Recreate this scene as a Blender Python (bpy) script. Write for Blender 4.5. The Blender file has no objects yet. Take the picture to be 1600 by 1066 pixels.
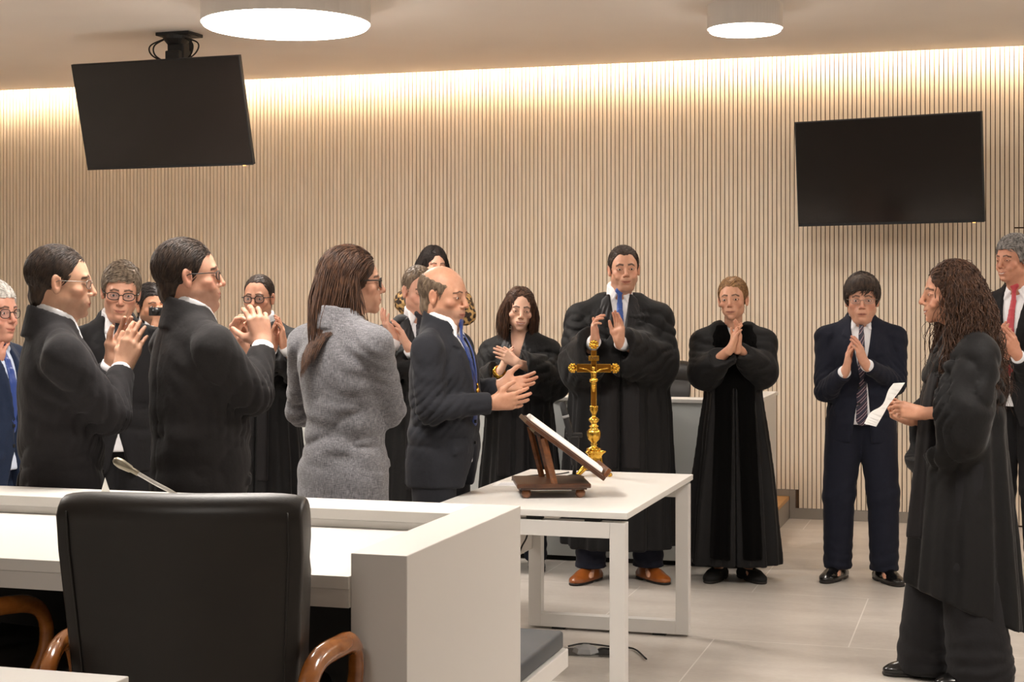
import bpy, bmesh, math, random
import numpy as np
from mathutils import Vector, Matrix, Euler

# ------------------------------------------------------------------ camera, world, exposure
F = 2487.0; TH = math.radians(16.7); CAMZ = 1.545; HOR = 468.0
sc = bpy.context.scene
cam_d = bpy.data.cameras.new('camera'); cam = bpy.data.objects.new('camera', cam_d)
sc.collection.objects.link(cam); sc.camera = cam
cam_d.sensor_width = 36; cam_d.lens = F/1600*36; cam_d.shift_y = -(533-HOR)/1600
cam_d.clip_start = .05
cam.location = (0, 0, CAMZ); cam.rotation_euler = (math.pi/2, 0, TH)
sc.view_settings.view_transform = 'Standard'; sc.view_settings.look = 'None'
sc.view_settings.gamma = 1; sc.view_settings.use_curve_mapping = False
sc.view_settings.exposure = 0.28
w = bpy.data.worlds.new('world'); sc.world = w; w.use_nodes = True
w.node_tree.nodes['Background'].inputs[0].default_value = (1, .93, .86, 1)
w.node_tree.nodes['Background'].inputs[1].default_value = .05
LAMP_E = 36.0; COVE_E = 62.0

CT, ST = math.cos(TH), math.sin(TH)
def cam2w(xc, zc):                       # camera right / depth -> world X, Y
    return (xc*CT - zc*ST, xc*ST + zc*CT)
def P3(px, py, zc):                      # a pixel of the photograph at a depth -> world point
    s = F/zc
    X, Y = cam2w((px-800)/s, zc)
    return Vector((X, Y, CAMZ - (py-HOR)/s))
def PZ(px, py, z):                       # pixel at a known height
    s = (py-HOR)/(CAMZ-z)
    return P3(px, py, F/s)

# ------------------------------------------------------------------ object helpers
C = sc.collection
def tag(o, label=None, cat=None, group=None, kind=None):
    if label: o['label'] = label
    if cat: o['category'] = cat
    if group: o['group'] = group
    if kind: o['kind'] = kind
    return o
def empty(name, loc, rz=0, label=None, cat=None, group=None):
    o = bpy.data.objects.new(name, None); C.objects.link(o); o.empty_display_size = .1
    o.location = loc; o.rotation_euler = (0, 0, rz)
    return tag(o, label, cat, group)
def link(name, me, mat, parent=None, smooth=False):
    o = bpy.data.objects.new(name, me); C.objects.link(o)
    if mat is not None:
        for m in (mat if isinstance(mat, (list, tuple)) else [mat]): me.materials.append(m)
    if parent: o.parent = parent
    if smooth:
        for p in me.polygons: p.use_smooth = True
    return o
def bmobj(name, bm, mat, parent=None, smooth=False, loc=None):
    me = bpy.data.meshes.new(name); bmesh.ops.recalc_face_normals(bm, faces=bm.faces[:])
    bm.to_mesh(me); bm.free()
    o = link(name, me, mat, parent, smooth)
    if loc is not None: o.location = loc
    return o
def bx(bm, lo, hi, bev=0, M=None, seg=2):
    r = bmesh.ops.create_cube(bm, size=1)
    vs = r['verts']
    c = (Vector(lo)+Vector(hi))/2; d = Vector(hi)-Vector(lo)
    for v in vs: v.co = Vector((v.co.x*d.x, v.co.y*d.y, v.co.z*d.z)) + c
    if bev:
        es = list({e for v in vs for e in v.link_edges})
        r = bmesh.ops.bevel(bm, geom=es, offset=bev, segments=seg, affect='EDGES', profile=.5)
        vs = list({v for f in r['faces'] for v in f.verts} | {v for v in vs if v.is_valid})
    if M is not None:
        for v in vs: v.co = M @ v.co
    return vs
def poly(bm, pts, y0, y1, axis='z'):     # extrude a polygon
    def mk(p, h):
        return (p[0], p[1], h) if axis == 'z' else ((p[0], h, p[1]) if axis == 'y' else (h, p[0], p[1]))
    a = [bm.verts.new(mk(p, y0)) for p in pts]; b = [bm.verts.new(mk(p, y1)) for p in pts]
    bm.faces.new(a[::-1]); bm.faces.new(b)
    n = len(pts)
    for i in range(n): bm.faces.new((a[i], a[(i+1) % n], b[(i+1) % n], b[i]))
    return a+b
def tube(bm, pts, rad, n=8, cap=True, flat=1.0, up=None):
    pts = [Vector(p) for p in pts]; m = len(pts)
    rads = rad if isinstance(rad, (list, tuple)) else [rad]*m
    rings = []; prev = None
    for i in range(m):
        t = (pts[min(i+1, m-1)]-pts[max(i-1, 0)]).normalized()
        if prev is None:
            a = Vector(up) if up else (Vector((0, 0, 1)) if abs(t.z) < .9 else Vector((1, 0, 0)))
        else: a = prev
        nn = (a - t*a.dot(t)).normalized(); bb = t.cross(nn); prev = nn
        rings.append([bm.verts.new(pts[i] + (nn*math.cos(2*math.pi*k/n)*flat + bb*math.sin(2*math.pi*k/n))*rads[i]) for k in range(n)])
    for i in range(m-1):
        for k in range(n):
            bm.faces.new((rings[i][k], rings[i][(k+1) % n], rings[i+1][(k+1) % n], rings[i+1][k]))
    if cap: bm.faces.new(rings[0][::-1]); bm.faces.new(rings[-1])
def lathe(bm, prof, n=32, M=None, flute=None):
    rings = []
    for (r, z) in prof:
        ring = []
        for k in range(n):
            a = 2*math.pi*k/n; rr = r
            if flute and flute[0] < z < flute[1]: rr = r*(1+flute[2]*math.cos(a*flute[3]))
            co = Vector((rr*math.cos(a), rr*math.sin(a), z))
            ring.append(bm.verts.new(M @ co if M else co))
        rings.append(ring)
    for i in range(len(rings)-1):
        for k in range(n):
            bm.faces.new((rings[i][k], rings[i][(k+1) % n], rings[i+1][(k+1) % n], rings[i+1][k]))
    if prof[0][0] > 1e-4: bm.faces.new(rings[0][::-1])
    if prof[-1][0] > 1e-4: bm.faces.new(rings[-1])
def smooth_path(pts, n=8):
    pts = [Vector(p) for p in pts]; out = []
    q = [pts[0]*2-pts[1]] + pts + [pts[-1]*2-pts[-2]]
    for i in range(1, len(q)-2):
        for k in range(n):
            t = k/n; a, b, c, d = q[i-1], q[i], q[i+1], q[i+2]
            out.append(.5*((2*b)+(c-a)*t+(2*a-5*b+4*c-d)*t*t+(-a+3*b-3*c+d)*t**3))
    return out+[pts[-1]]

# ------------------------------------------------------------------ materials
def srgb(h):
    h = h.lstrip('#'); v = [int(h[i:i+2], 16)/255 for i in (0, 2, 4)]
    return tuple((c/12.92 if c <= .04045 else ((c+.055)/1.055)**2.4) for c in v)+(1,)
def mat(name, col, rough=.5, metal=0, spec=.5, sheen=0, coat=0, emit=None, es=0):
    m = bpy.data.materials.new(name); m.use_nodes = True
    b = m.node_tree.nodes['Principled BSDF']
    b.inputs['Base Color'].default_value = srgb(col) if isinstance(col, str) else col
    b.inputs['Roughness'].default_value = rough; b.inputs['Metallic'].default_value = metal
    b.inputs['Specular IOR Level'].default_value = spec
    b.inputs['Sheen Weight'].default_value = sheen; b.inputs['Coat Weight'].default_value = coat
    if emit: b.inputs['Emission Color'].default_value = srgb(emit); b.inputs['Emission Strength'].default_value = es
    return m
def nd(m, typ, **kw):
    n = m.node_tree.nodes.new(typ)
    for k, v in kw.items():
        if k in n.inputs: n.inputs[k].default_value = v
        else: setattr(n, k, v)
    return n
def lk(m, a, b): m.node_tree.links.new(a, b)
def texco(m, scale=(1, 1, 1), out='Object'):
    tc = nd(m, 'ShaderNodeTexCoord'); mp = nd(m, 'ShaderNodeMapping'); mp.inputs['Scale'].default_value = scale
    lk(m, tc.outputs[out], mp.inputs['Vector']); return mp.outputs['Vector']
def noise(m, scale, vec_scale=(1, 1, 1), detail=3, rough=.55):
    n = nd(m, 'ShaderNodeTexNoise'); n.inputs['Scale'].default_value = scale
    n.inputs['Detail'].default_value = detail; n.inputs['Roughness'].default_value = rough
    lk(m, texco(m, vec_scale), n.inputs['Vector']); return n
def ramp(m, fac, stops):
    r = nd(m, 'ShaderNodeValToRGB'); e = r.color_ramp.elements
    while len(e) < len(stops): e.new(.5)
    for i, (p, c) in enumerate(stops):
        e[i].position = p; e[i].color = srgb(c) if isinstance(c, str) else c
    lk(m, fac, r.inputs['Fac']); return r.outputs['Color']
def bump(m, h, strength=.3, dist=.002):
    b = nd(m, 'ShaderNodeBump'); b.inputs['Strength'].default_value = strength; b.inputs['Distance'].default_value = dist
    lk(m, h, b.inputs['Height']); lk(m, b.outputs['Normal'], m.node_tree.nodes['Principled BSDF'].inputs['Normal']); return b
def bsdf(m): return m.node_tree.nodes['Principled BSDF']

def m_cloth(name, c1, c2, rough=.85, sheen=.06, scale=700, bs=.25, spec=.25):
    m = mat(name, c1, rough, sheen=sheen, spec=spec)
    n = noise(m, scale, detail=2); lk(m, ramp(m, n.outputs['Fac'], [(.35, c1), (.65, c2)]), bsdf(m).inputs['Base Color'])
    n2 = noise(m, 14, detail=3); bump(m, n2.outputs['Fac'], bs, .02)
    bsdf(m).inputs['Sheen Roughness'].default_value = .4
    return m
def m_wood(name, c1, c2, scale=6, stretch=(1, 1, 12), rough=.35, coat=.2):
    m = mat(name, c1, rough, coat=coat)
    n = noise(m, scale, stretch, detail=5); lk(m, ramp(m, n.outputs['Fac'], [(.3, c1), (.7, c2)]), bsdf(m).inputs['Base Color'])
    bump(m, n.outputs['Fac'], .1, .002); return m

M = {}
M['slat'] = m_wood('slat wood', '#E0CDB4', '#EDDFCB', 9, (8, 8, .35), .6, 0)
M['gap'] = mat('slat backing', '#5A432E', .9)
def m_ceil():
    m = mat('ceiling paint', '#D8CFC9', .9, spec=.2); n = noise(m, 1.5, detail=2)
    lk(m, ramp(m, n.outputs['Fac'], [(.3, '#EFE8E2'), (.7, '#F2ECE6')]), bsdf(m).inputs['Base Color']); return m
M['ceil'] = m_ceil()
def m_wallp(name, c1, c2):
    m = mat(name, c1, .9, spec=.2); n = noise(m, 2, detail=2)
    lk(m, ramp(m, n.outputs['Fac'], [(.3, c1), (.7, c2)]), bsdf(m).inputs['Base Color']); return m
M['wallpaint'] = m_wallp('wall paint', '#CFC8C0', '#D6D0C8')
def m_floor():
    m = mat('floor tiles', '#9d968e', .42, spec=.4)
    br = nd(m, 'ShaderNodeTexBrick'); br.offset = .5; br.inputs['Scale'].default_value = 1
    br.inputs['Brick Width'].default_value = 1.2; br.inputs['Row Height'].default_value = 1.2
    br.inputs['Mortar Size'].default_value = .0035; br.inputs['Mortar Smooth'].default_value = .3
    lk(m, texco(m, out='Object'), br.inputs['Vector'])
    n = noise(m, 1.6, (1, 3.0, 1), detail=7, rough=.62)
    c = ramp(m, n.outputs['Fac'], [(.3, '#B3ABA3'), (.52, '#BEB7AF'), (.75, '#C9C3BB')])
    n3 = noise(m, 30, (1, 5, 1), detail=3)
    mx = nd(m, 'ShaderNodeMixRGB', blend_type='OVERLAY'); mx.inputs['Fac'].default_value = .18
    lk(m, c, mx.inputs['Color1']); lk(m, n3.outputs['Fac'], mx.inputs['Color2'])
    m2 = nd(m, 'ShaderNodeMixRGB'); lk(m, br.outputs['Fac'], m2.inputs['Fac']); lk(m, mx.outputs['Color'], m2.inputs['Color1'])
    m2.inputs['Color2'].default_value = srgb('#DAD5CE')
    lk(m, m2.outputs['Color'], bsdf(m).inputs['Base Color'])
    n2 = noise(m, 8, detail=4)
    mr = nd(m, 'ShaderNodeMapRange'); mr.inputs['To Min'].default_value = .32; mr.inputs['To Max'].default_value = .5
    lk(m, n2.outputs['Fac'], mr.inputs['Value']); lk(m, mr.outputs['Result'], bsdf(m).inputs['Roughness'])
    return m
M['floor'] = m_floor()
def m_white(name, c, rough=.45):
    m = mat(name, c, rough, spec=.4); n = noise(m, 40, detail=2); bump(m, n.outputs['Fac'], .02, .001); return m
M['white'] = m_white('white laminate', '#DAD7D2')
M['white_panel'] = m_white('white panel', '#CFCBC6')
M['white_metal'] = m_white('white metal', '#D6D3CF', .35)
M['greywhite'] = m_white('cool grey laminate', '#CDD0CE')
M['steel_base'] = mat('grey baseboard', '#8d857c', .5)
M['oak'] = m_wood('oak tread', '#B08048', '#C89A60', 8, (2, 12, 1), .5, .1)
M['dark_gap'] = mat('shadow gap', '#1a1815', .8)
def m_leather(name, c1, c2, rough=.42):
    m = mat(name, c1, rough, spec=.45); v = nd(m, 'ShaderNodeTexVoronoi'); v.inputs['Scale'].default_value = 420
    lk(m, texco(m), v.inputs['Vector']); bump(m, v.outputs['Distance'], .12, .0015)
    n = noise(m, 5); lk(m, ramp(m, n.outputs['Fac'], [(.3, c1), (.7, c2)]), bsdf(m).inputs['Base Color']); return m
M['leather'] = m_leather('black leather', '#1B1816', '#221E1B')
M['seat_leather'] = m_leather('grey vinyl', '#3E4246', '#464A4E', .5)
M['arm_wood'] = m_wood('varnished arm wood', '#7E4516', '#A8662A', 10, (1, 1.5, 3), .22, .6)
M['lect'] = m_wood('dark walnut', '#3A2216', '#57351F', 10, (2, 9, 2), .35, .3)
M['lect2'] = m_wood('brown strut wood', '#5A3318', '#7C4A25', 10, (2, 2, 6), .35, .3)
M['paper'] = mat('paper', '#F2F0EC', .8)
def m_gold():
    m = mat('polished brass', '#D9A640', .2, metal=1); n = noise(m, 25, detail=4)
    lk(m, ramp(m, n.outputs['Fac'], [(.35, '#B5862B'), (.55, '#DDAE4A'), (.75, '#EBC566')]), bsdf(m).inputs['Base Color'])
    n2 = noise(m, 90); bump(m, n2.outputs['Fac'], .25, .002); return m
M['gold'] = m_gold()
M['screen'] = mat('dark screen glass', '#171210', .14, spec=.7)
M['tvplastic'] = mat('black plastic', '#0e0d0d', .4)
M['black'] = mat('matte black', '#141313', .6)
M['chrome'] = mat('brushed chrome', '#B9B6B1', .28, metal=1)
M['lamp'] = mat('lamp diffuser', '#ffffff', .5, emit='#FFF7EE', es=LAMP_E)
M['cove'] = mat('led strip', '#ffffff', .5, emit='#FFE6C8', es=COVE_E)
M['lamp_body'] = mat('lamp housing', '#DAD4CE', .6)
M['greyplastic'] = mat('grey plastic', '#8f8f8f', .5)

# ------------------------------------------------------------------ the setting
WY = 11.32; CZ = 3.24; XL, XR, YB = -9.2, 3.6, -3.0
def struct(name, bm, m, **k):
    o = bmobj(name, bm, m, **k); o['kind'] = 'structure'; return o
bm = bmesh.new(); bx(bm, (XL-.1, YB-.1, -.1), (XR+.1, WY+.2, 0)); struct('floor', bm, M['floor'])
bm = bmesh.new(); bx(bm, (XL, YB, CZ), (XR, WY-.15, CZ+.03)); bx(bm, (XL, WY-.5, CZ+.25), (XR, WY+.1, CZ+.3)); bx(bm, (XL, WY-.53, CZ+.03), (XR, WY-.5, CZ+.3))
struct('ceiling', bm, M['ceil'])
bm = bmesh.new(); bx(bm, (XL-.1, YB-.1, 0), (XL, WY+.2, CZ+.3)); struct('wall_left', bm, M['wallpaint'])
bm = bmesh.new(); bx(bm, (XR, YB-.1, 0), (XR+.1, WY+.2, CZ+.3)); struct('wall_right', bm, M['wallpaint'])
bm = bmesh.new(); bx(bm, (XL, YB-.1, 0), (XR, YB, CZ+.3)); struct('wall_near', bm, M['wallpaint'])
# back wall: timber slats on a dark backing
rnd = random.Random(3)
DX0, DX1, DZ = .17, 1.12, 2.03
bm = bmesh.new(); bx(bm, (XL, WY+.012, 0), (XR, WY+.2, CZ+.3))
wb = struct('wall_back', bm, M['gap'])
bm = bmesh.new(); bd = bmesh.new()
x = XL
def slat(b, x0, x1, z0, z1):
    f = WY-.002*rnd.random()
    v = [b.verts.new(p) for p in ((x0, WY+.013, z0), (x0, f, z0), (x1, f, z0), (x1, WY+.013, z0), (x0, WY+.013, z1), (x0, f, z1), (x1, f, z1), (x1, WY+.013, z1))]
    for q in ((0, 1, 5, 4), (1, 2, 6, 5), (2, 3, 7, 6), (1, 0, 3, 2)): b.faces.new([v[i] for i in q])
PITCH = .0308
while x < XR-.03:
    x1 = x+PITCH-.0058
    zb = .075 if x > -1.31 else .20
    if x < -1.31: zb = .205
    if DX0-.012 < x < DX1:
        slat(bm, x, x1, DZ+.006, CZ+.25); slat(bd, x, x1, .012, DZ-.004)
    else: slat(bm, x, x1, zb, CZ+.25)
    x += PITCH
o = bmobj('slat_panelling', bm, M['slat'], parent=wb)
o = struct('door_1', bd, M['slat'])
bm = bmesh.new()
bx(bm, (XL, WY-.012, .158), (-1.3505, WY+.011, .204)); bx(bm, (-1.35, WY-.0125, 0), (-1.3105, WY+.011, .204)); bx(bm, (-1.31, WY-.012, 0), (DX0-.014, WY+.011, .073))
bx(bm, (DX1+.02, WY-.012, 0), (XR, WY+.011, .073))
struct('baseboard_back', bm, M['steel_base'])
# dais behind the bench
bm = bmesh.new(); bx(bm, (-6.5, 9.35, 0), (-1.352, WY-.013, .132)); dd = struct('trim_1', bm, M['steel_base'])
bm = bmesh.new(); bx(bm, (-6.5, 9.35, .132), (-1.352, WY-.013, .158), .003); o = bmobj('platform_deck', bm, M['oak'], parent=dd)
# cove strip
bm = bmesh.new(); bx(bm, (XL+.05, WY-.178, CZ+.075), (XR-.05, WY-.160, CZ+.095))
o = bmobj('cove_light_strip', bm, M['cove']); tag(o, 'long warm LED strip hidden in the ceiling cove above the slatted wall', 'light')
bm = bmesh.new(); bx(bm, (XL+.05, WY-.20, CZ+.03), (XR-.05, WY-.1785, CZ+.11)); bmobj('light_channel', bm, M['lamp_body'], parent=o)

# ------------------------------------------------------------------ ceiling lamps
def lamp(x, y, r, label, group=None):
    t = empty('ceiling_lamp', (x, y, CZ), 0, label, 'ceiling lamp', group); h = .14 if r < .4 else .14
    bm = bmesh.new(); lathe(bm, [(r-.02, 0), (r, 0), (r, -h), (r-.012, -h), (r-.012, -h+.01), (0.0001, -h+.012)], 64)
    bmobj('housing', bm, M['lamp_body'], t, False)
    bm = bmesh.new(); lathe(bm, [(0.0001, -h+.006), (r-.013, -h+.004), (r-.013, -h-.014), (r-.022, -h-.020), (0.0001, -h-.021)], 64)
    bmobj('diffuser', bm, M['lamp'], t, True)
p = P3(447, 38, 8.98); lamp(p.x, p.y, .475, 'large round white ceiling lamp near the hanging screen', None)
p = P3(1164, 46, 9.15); lamp(p.x, p.y, .215, 'small round white ceiling lamp, right of the large one')
for i, (x, y, r) in enumerate([(-5.9, 6.0, .475), (-2.4, 4.6, .475), (.9, 5.4, .475), (-1.2, .2, .3), (1.9, 9.0, .3)]):  # unseen lamps, added to light the room and the people
    lamp(x, y, r, 'unseen round white ceiling lamp added to light the room', 'unseen round lamps added for room light')

# ------------------------------------------------------------------ screens
def tv(name, W, c, rx, rz, label, mount):
    H = W*9/16; t = empty(name, c, rz, label, 'screen'); R = Matrix.Rotation(rx, 4, 'X')
    bm = bmesh.new(); bx(bm, (-W/2, 0.0, -H/2), (W/2, .028, H/2), .003, R); bx(bm, (-W*.36, .028, -H*.42), (W*.36, .055, H*.3), .008, R)
    bmobj('casing', bm, M['tvplastic'], t)
    bm = bmesh.new(); bx(bm, (-W/2+.009, -.0015, -H/2+.016), (W/2-.009, .002, H/2-.009), 0, R); bmobj('screen', bm, M['screen'], t)
    bm = bmesh.new(); bx(bm, (-W/2+.002, -.003, -H/2-.002), (W/2-.002, .004, -H/2+.004), 0, R); bmobj('lower_trim', bm, M['black'], t)
    bm = bmesh.new(); bx(bm, (W*.44, -.004, -H/2-.006), (W*.455, .004, -H/2-.001), 0, R); bmobj('status_light', bm, mat('amber light', '#FFC070', emit='#FFC070', es=1.5), t)
    return t, R, H
t, R, H = tv('hanging_television', 1.21, (-4.993, 8.959, 2.712), math.radians(15.5), math.radians(-2.8), 'black flat screen hanging from the ceiling, tilted down, upper left', 'c')
bm = bmesh.new()
cz = CZ-2.712
bx(bm, (-.02, .10, cz-.22), (.10, .20, cz-.01), .01); bx(bm, (-.08, .06, cz-.022), (.16, .24, cz), .004); bx(bm, (-.01, .06, -.12), (.09, .16, cz-.12), .006)
lathe(bm, [(.06, 0), (.085, .03), (.09, .05), (.06, .06)], 20, Matrix.Translation((.04, .12, cz-.075)))
bx(bm, (-.2, .055, -.14), (.28, .085, -.1), .003, R); bx(bm, (-.2, .055, .1), (.28, .085, .14), .003, R)
bmobj('ceiling_bracket', bm, M['black'], t)
for s, a in ((-1, .05), (-1, .08), (1, .06), (1, .1)):
    bm = bmesh.new(); tube(bm, smooth_path([(.04+s*.05, .1, cz-.03), (.04+s*(.08+a), .07, cz-.08), (.04+s*(.09+a*.8), .07, cz-.14), (.04+s*.07, .1, cz-.19)]), .005, 6); bmobj('cable', bm, M['black'], t, True)
bm = bmesh.new(); tube(bm, smooth_path([(.12, .08, cz-.01), (.18, .06, cz-.02), (.24, .05, cz-.045)]), .003, 6); bmobj('cable', bm, M['black'], t, True)
bm = bmesh.new(); tube(bm, [(.17, .07, cz-.06), (.172, .07, cz-.13)], .009, 8); tube(bm, [(.172, .07, cz-.12), (.172, .07, cz-.2)], .003, 6)
bmobj('cable', bm, M['black'], t, True)
t, R, H = tv('wall_television', 1.25, (-.645, 10.70, 2.39), math.radians(5.8), math.radians(-14.1), 'black wall mounted flat screen on the slatted wall, upper right', 'w')
bm = bmesh.new()
Ri = Matrix.Rotation(math.radians(14.1), 4, 'Z')
bx(bm, (-.25, .05, -.2), (-.21, .08, .2), .003, R); bx(bm, (.21, .05, -.2), (.25, .08, .2), .003, R); bx(bm, (-.25, .06, -.03), (.25, .1, .03), .003, R)
bx(bm, (-.12, WY-10.70-.03, -.18), (.12, WY-10.70-.004, .18), .004, Ri)
for z in (-.06, .06):
    tube(bm, [Ri @ Vector((0, WY-10.70-.03, z)), Ri @ Vector((.2, .33, z)), (0, .09, z)], .022, 8)
bmobj('wall_arm', bm, M['black'], t)

# ------------------------------------------------------------------ furniture
# rear bench desk
t = empty('judges_bench', (-2.9, 9.1, 0), 0, 'long pale grey bench desk on the platform before the slatted wall', 'desk')
bm = bmesh.new(); bx(bm, (-1.6, 0, .03), (1.62, .03, .945), .002); bmobj('front_panel', bm, M['greywhite'], t)
bm = bmesh.new(); bx(bm, (1.585, .031, .16), (1.62, .93, .945), .002); bmobj('side_panel', bm, M['white_panel'], t)
bm = bmesh.new(); bx(bm, (-1.62, .031, .16), (-1.585, .93, .945), .002); bmobj('side_panel', bm, M['white_panel'], t)
bm = bmesh.new(); bx(bm, (1.585, .031, .03), (1.62, .24, .159)); bmobj('side_skirt', bm, M['white_panel'], t)
bm = bmesh.new(); bx(bm, (-1.63, -.01, .946), (1.63, .2, .968), .002); bx(bm, (1.52, .2, .946), (1.63, .94, .968), .002); bx(bm, (-1.63, .2, .946), (-1.52, .94, .968), .002)
bmobj('ledge', bm, M['white'], t)
bm = bmesh.new(); bx(bm, (-1.58, .04, .86), (1.58, .5, .89), .002); bmobj('worktop', bm, M['white'], t)
bm = bmesh.new(); bx(bm, (-1.58, .03, 0), (1.6, .2, .03)); bmobj('base_shade', bm, M['dark_gap'], t)  # near-black strip paints the shade in the gap under the bench front

# white table with loop legs
def cs(px, s): return cam2w((px-800)/s, F/s)
TX0, TX1, TY0, TY1 = None, None, None, None
xr, yr = cs(982, 415); xf, yf = cs(1082, 339); xl, yl = cs(832, 330)
TX1 = (xr+xf)/2; TX0 = TX1-.78; TY0 = yr; TY1 = (yf+yl)/2+.0
t = empty('white_table', ((TX0+TX1)/2, (TY0+TY1)/2, 0), 0, 'white rectangular table with loop legs carrying the crucifix and book stand', 'table')
hx, hy = (TX1-TX0)/2, (TY1-TY0)/2
bm = bmesh.new(); bx(bm, (-hx, -hy, .715), (hx, hy, .74), .002); bmobj('table_top', bm, M['white'], t)
for s in (-1, 1):
    y0 = s*(hy-.035)-.03; y1 = y0+.06
    bm = bmesh.new()
    bx(bm, (-hx+.01, y0, .012), (-hx+.07, y1, .70), .002); bx(bm, (hx-.07, y0, .012), (hx-.01, y1, .70), .002)
    bx(bm, (-hx+.07, y0, .64), (hx-.07, y1, .70), .001); bx(bm, (-hx+.07, y0, .012), (hx-.07, y1, .072), .001)
    lg = bmobj('leg_frame', bm, M['white_metal'], t)
    for x in (-hx+.15, hx-.15):
        bm = bmesh.new(); bx(bm, (x-.03, y0+.01, 0), (x+.03, y1-.01, .012)); bmobj('foot_pad', bm, M['black'], lg)
    for x in (-.2, 0.02, .25):
        bm = bmesh.new(); bx(bm, (x-.03, y0+.01, .70), (x+.03, y1-.01, .715)); bmobj('top_spacer', bm, M['black'], lg)
bm = bmesh.new(); bx(bm, (-hx+.012, -hy+.065, .375), (-hx+.03, hy-.065, .70), .002); bmobj('modesty_panel', bm, M['white_panel'], t)
bm = bmesh.new(); bx(bm, (-.03, -hy+.065, .66), (.03, hy-.065, .70), .001); bmobj('cross_rail', bm, M['white_metal'], t)

# front desk with ledge and side panel
DXR = -1.257; DY0 = 3.367; DY1 = 4.275; TZ = .967; WT = .915
t = empty('front_desk', (DXR, DY0, 0), 0, 'long white desk with raised ledge and solid end panel in the foreground', 'desk')
L = 5.2; PT = .137
bm = bmesh.new()
bx(bm, (-PT, 0, 0), (0, DY1-DY0, TZ), .0025)
bmobj('end_panel', bm, M['white_panel'], t)
bm = bmesh.new(); bx(bm, (-L, DY1-DY0-.205, TZ-.03), (-PT-.0005, DY1-DY0, TZ), .002); bmobj('ledge', bm, M['white'], t)
bm = bmesh.new(); bx(bm, (-L, DY1-DY0-.04, .02), (-PT-.0005, DY1-DY0-.01, TZ-.031)); bmobj('front_panel', bm, M['white_panel'], t)
bm = bmesh.new(); bx(bm, (-L, -.01, WT-.03), (-PT-.0005, DY1-DY0-.045, WT), .002); bmobj('worktop', bm, M['white'], t)
bm = bmesh.new(); bx(bm, (-L, DY1-DY0-.2, WT+.001), (-PT-.0005, DY1-DY0-.19, TZ-.031)); bmobj('riser', bm, M['white_panel'], t)
bm = bmesh.new(); bx(bm, (-L, -.01, WT-.072), (-PT-.0005, .03, WT-.0302)); bmobj('apron', bm, M['white_panel'], t)
bm = bmesh.new(); bx(bm, (-L, .6, .16), (-PT-.001, .63, WT-.032)); bmobj('modesty_panel', bm, mat('dark modesty panel', '#23211f', .7), t)

# bench seat beyond the end panel
pc = PZ(888, 1006, .43)
t = empty('bench_seat', (pc.x, pc.y, 0), 0, 'white bench seat with dark grey cushion beside the end of the front desk', 'bench')
bm = bmesh.new(); bx(bm, (-.62, -.70, .355), (0, 0, .415), .003); bmobj('seat_board', bm, M['white_metal'], t)
bm = bmesh.new(); bx(bm, (-.6, -.69, .4155), (-.012, -.01, .475), .012, seg=3); bmobj('cushion', bm, M['seat_leather'], t, True)
bm = bmesh.new(); bx(bm, (-.55, -.62, 0), (-.3, -.2, .355), .002); bmobj('pedestal', bm, M['white_panel'], t)

# near desk corner
t = empty('near_desk', (-1.378, 2.365, .158), 0, 'white desk of which only the corner shows at the lower left', 'desk')
bm = bmesh.new(); bx(bm, (-3.4, -.8, .72), (0, 0, .757), .002); bmobj('worktop', bm, M['white'], t)
bm = bmesh.new(); bx(bm, (-3.3, -.15, 0), (-.12, -.12, .719)); bmobj('back_panel', bm, M['white_panel'], t)

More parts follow.
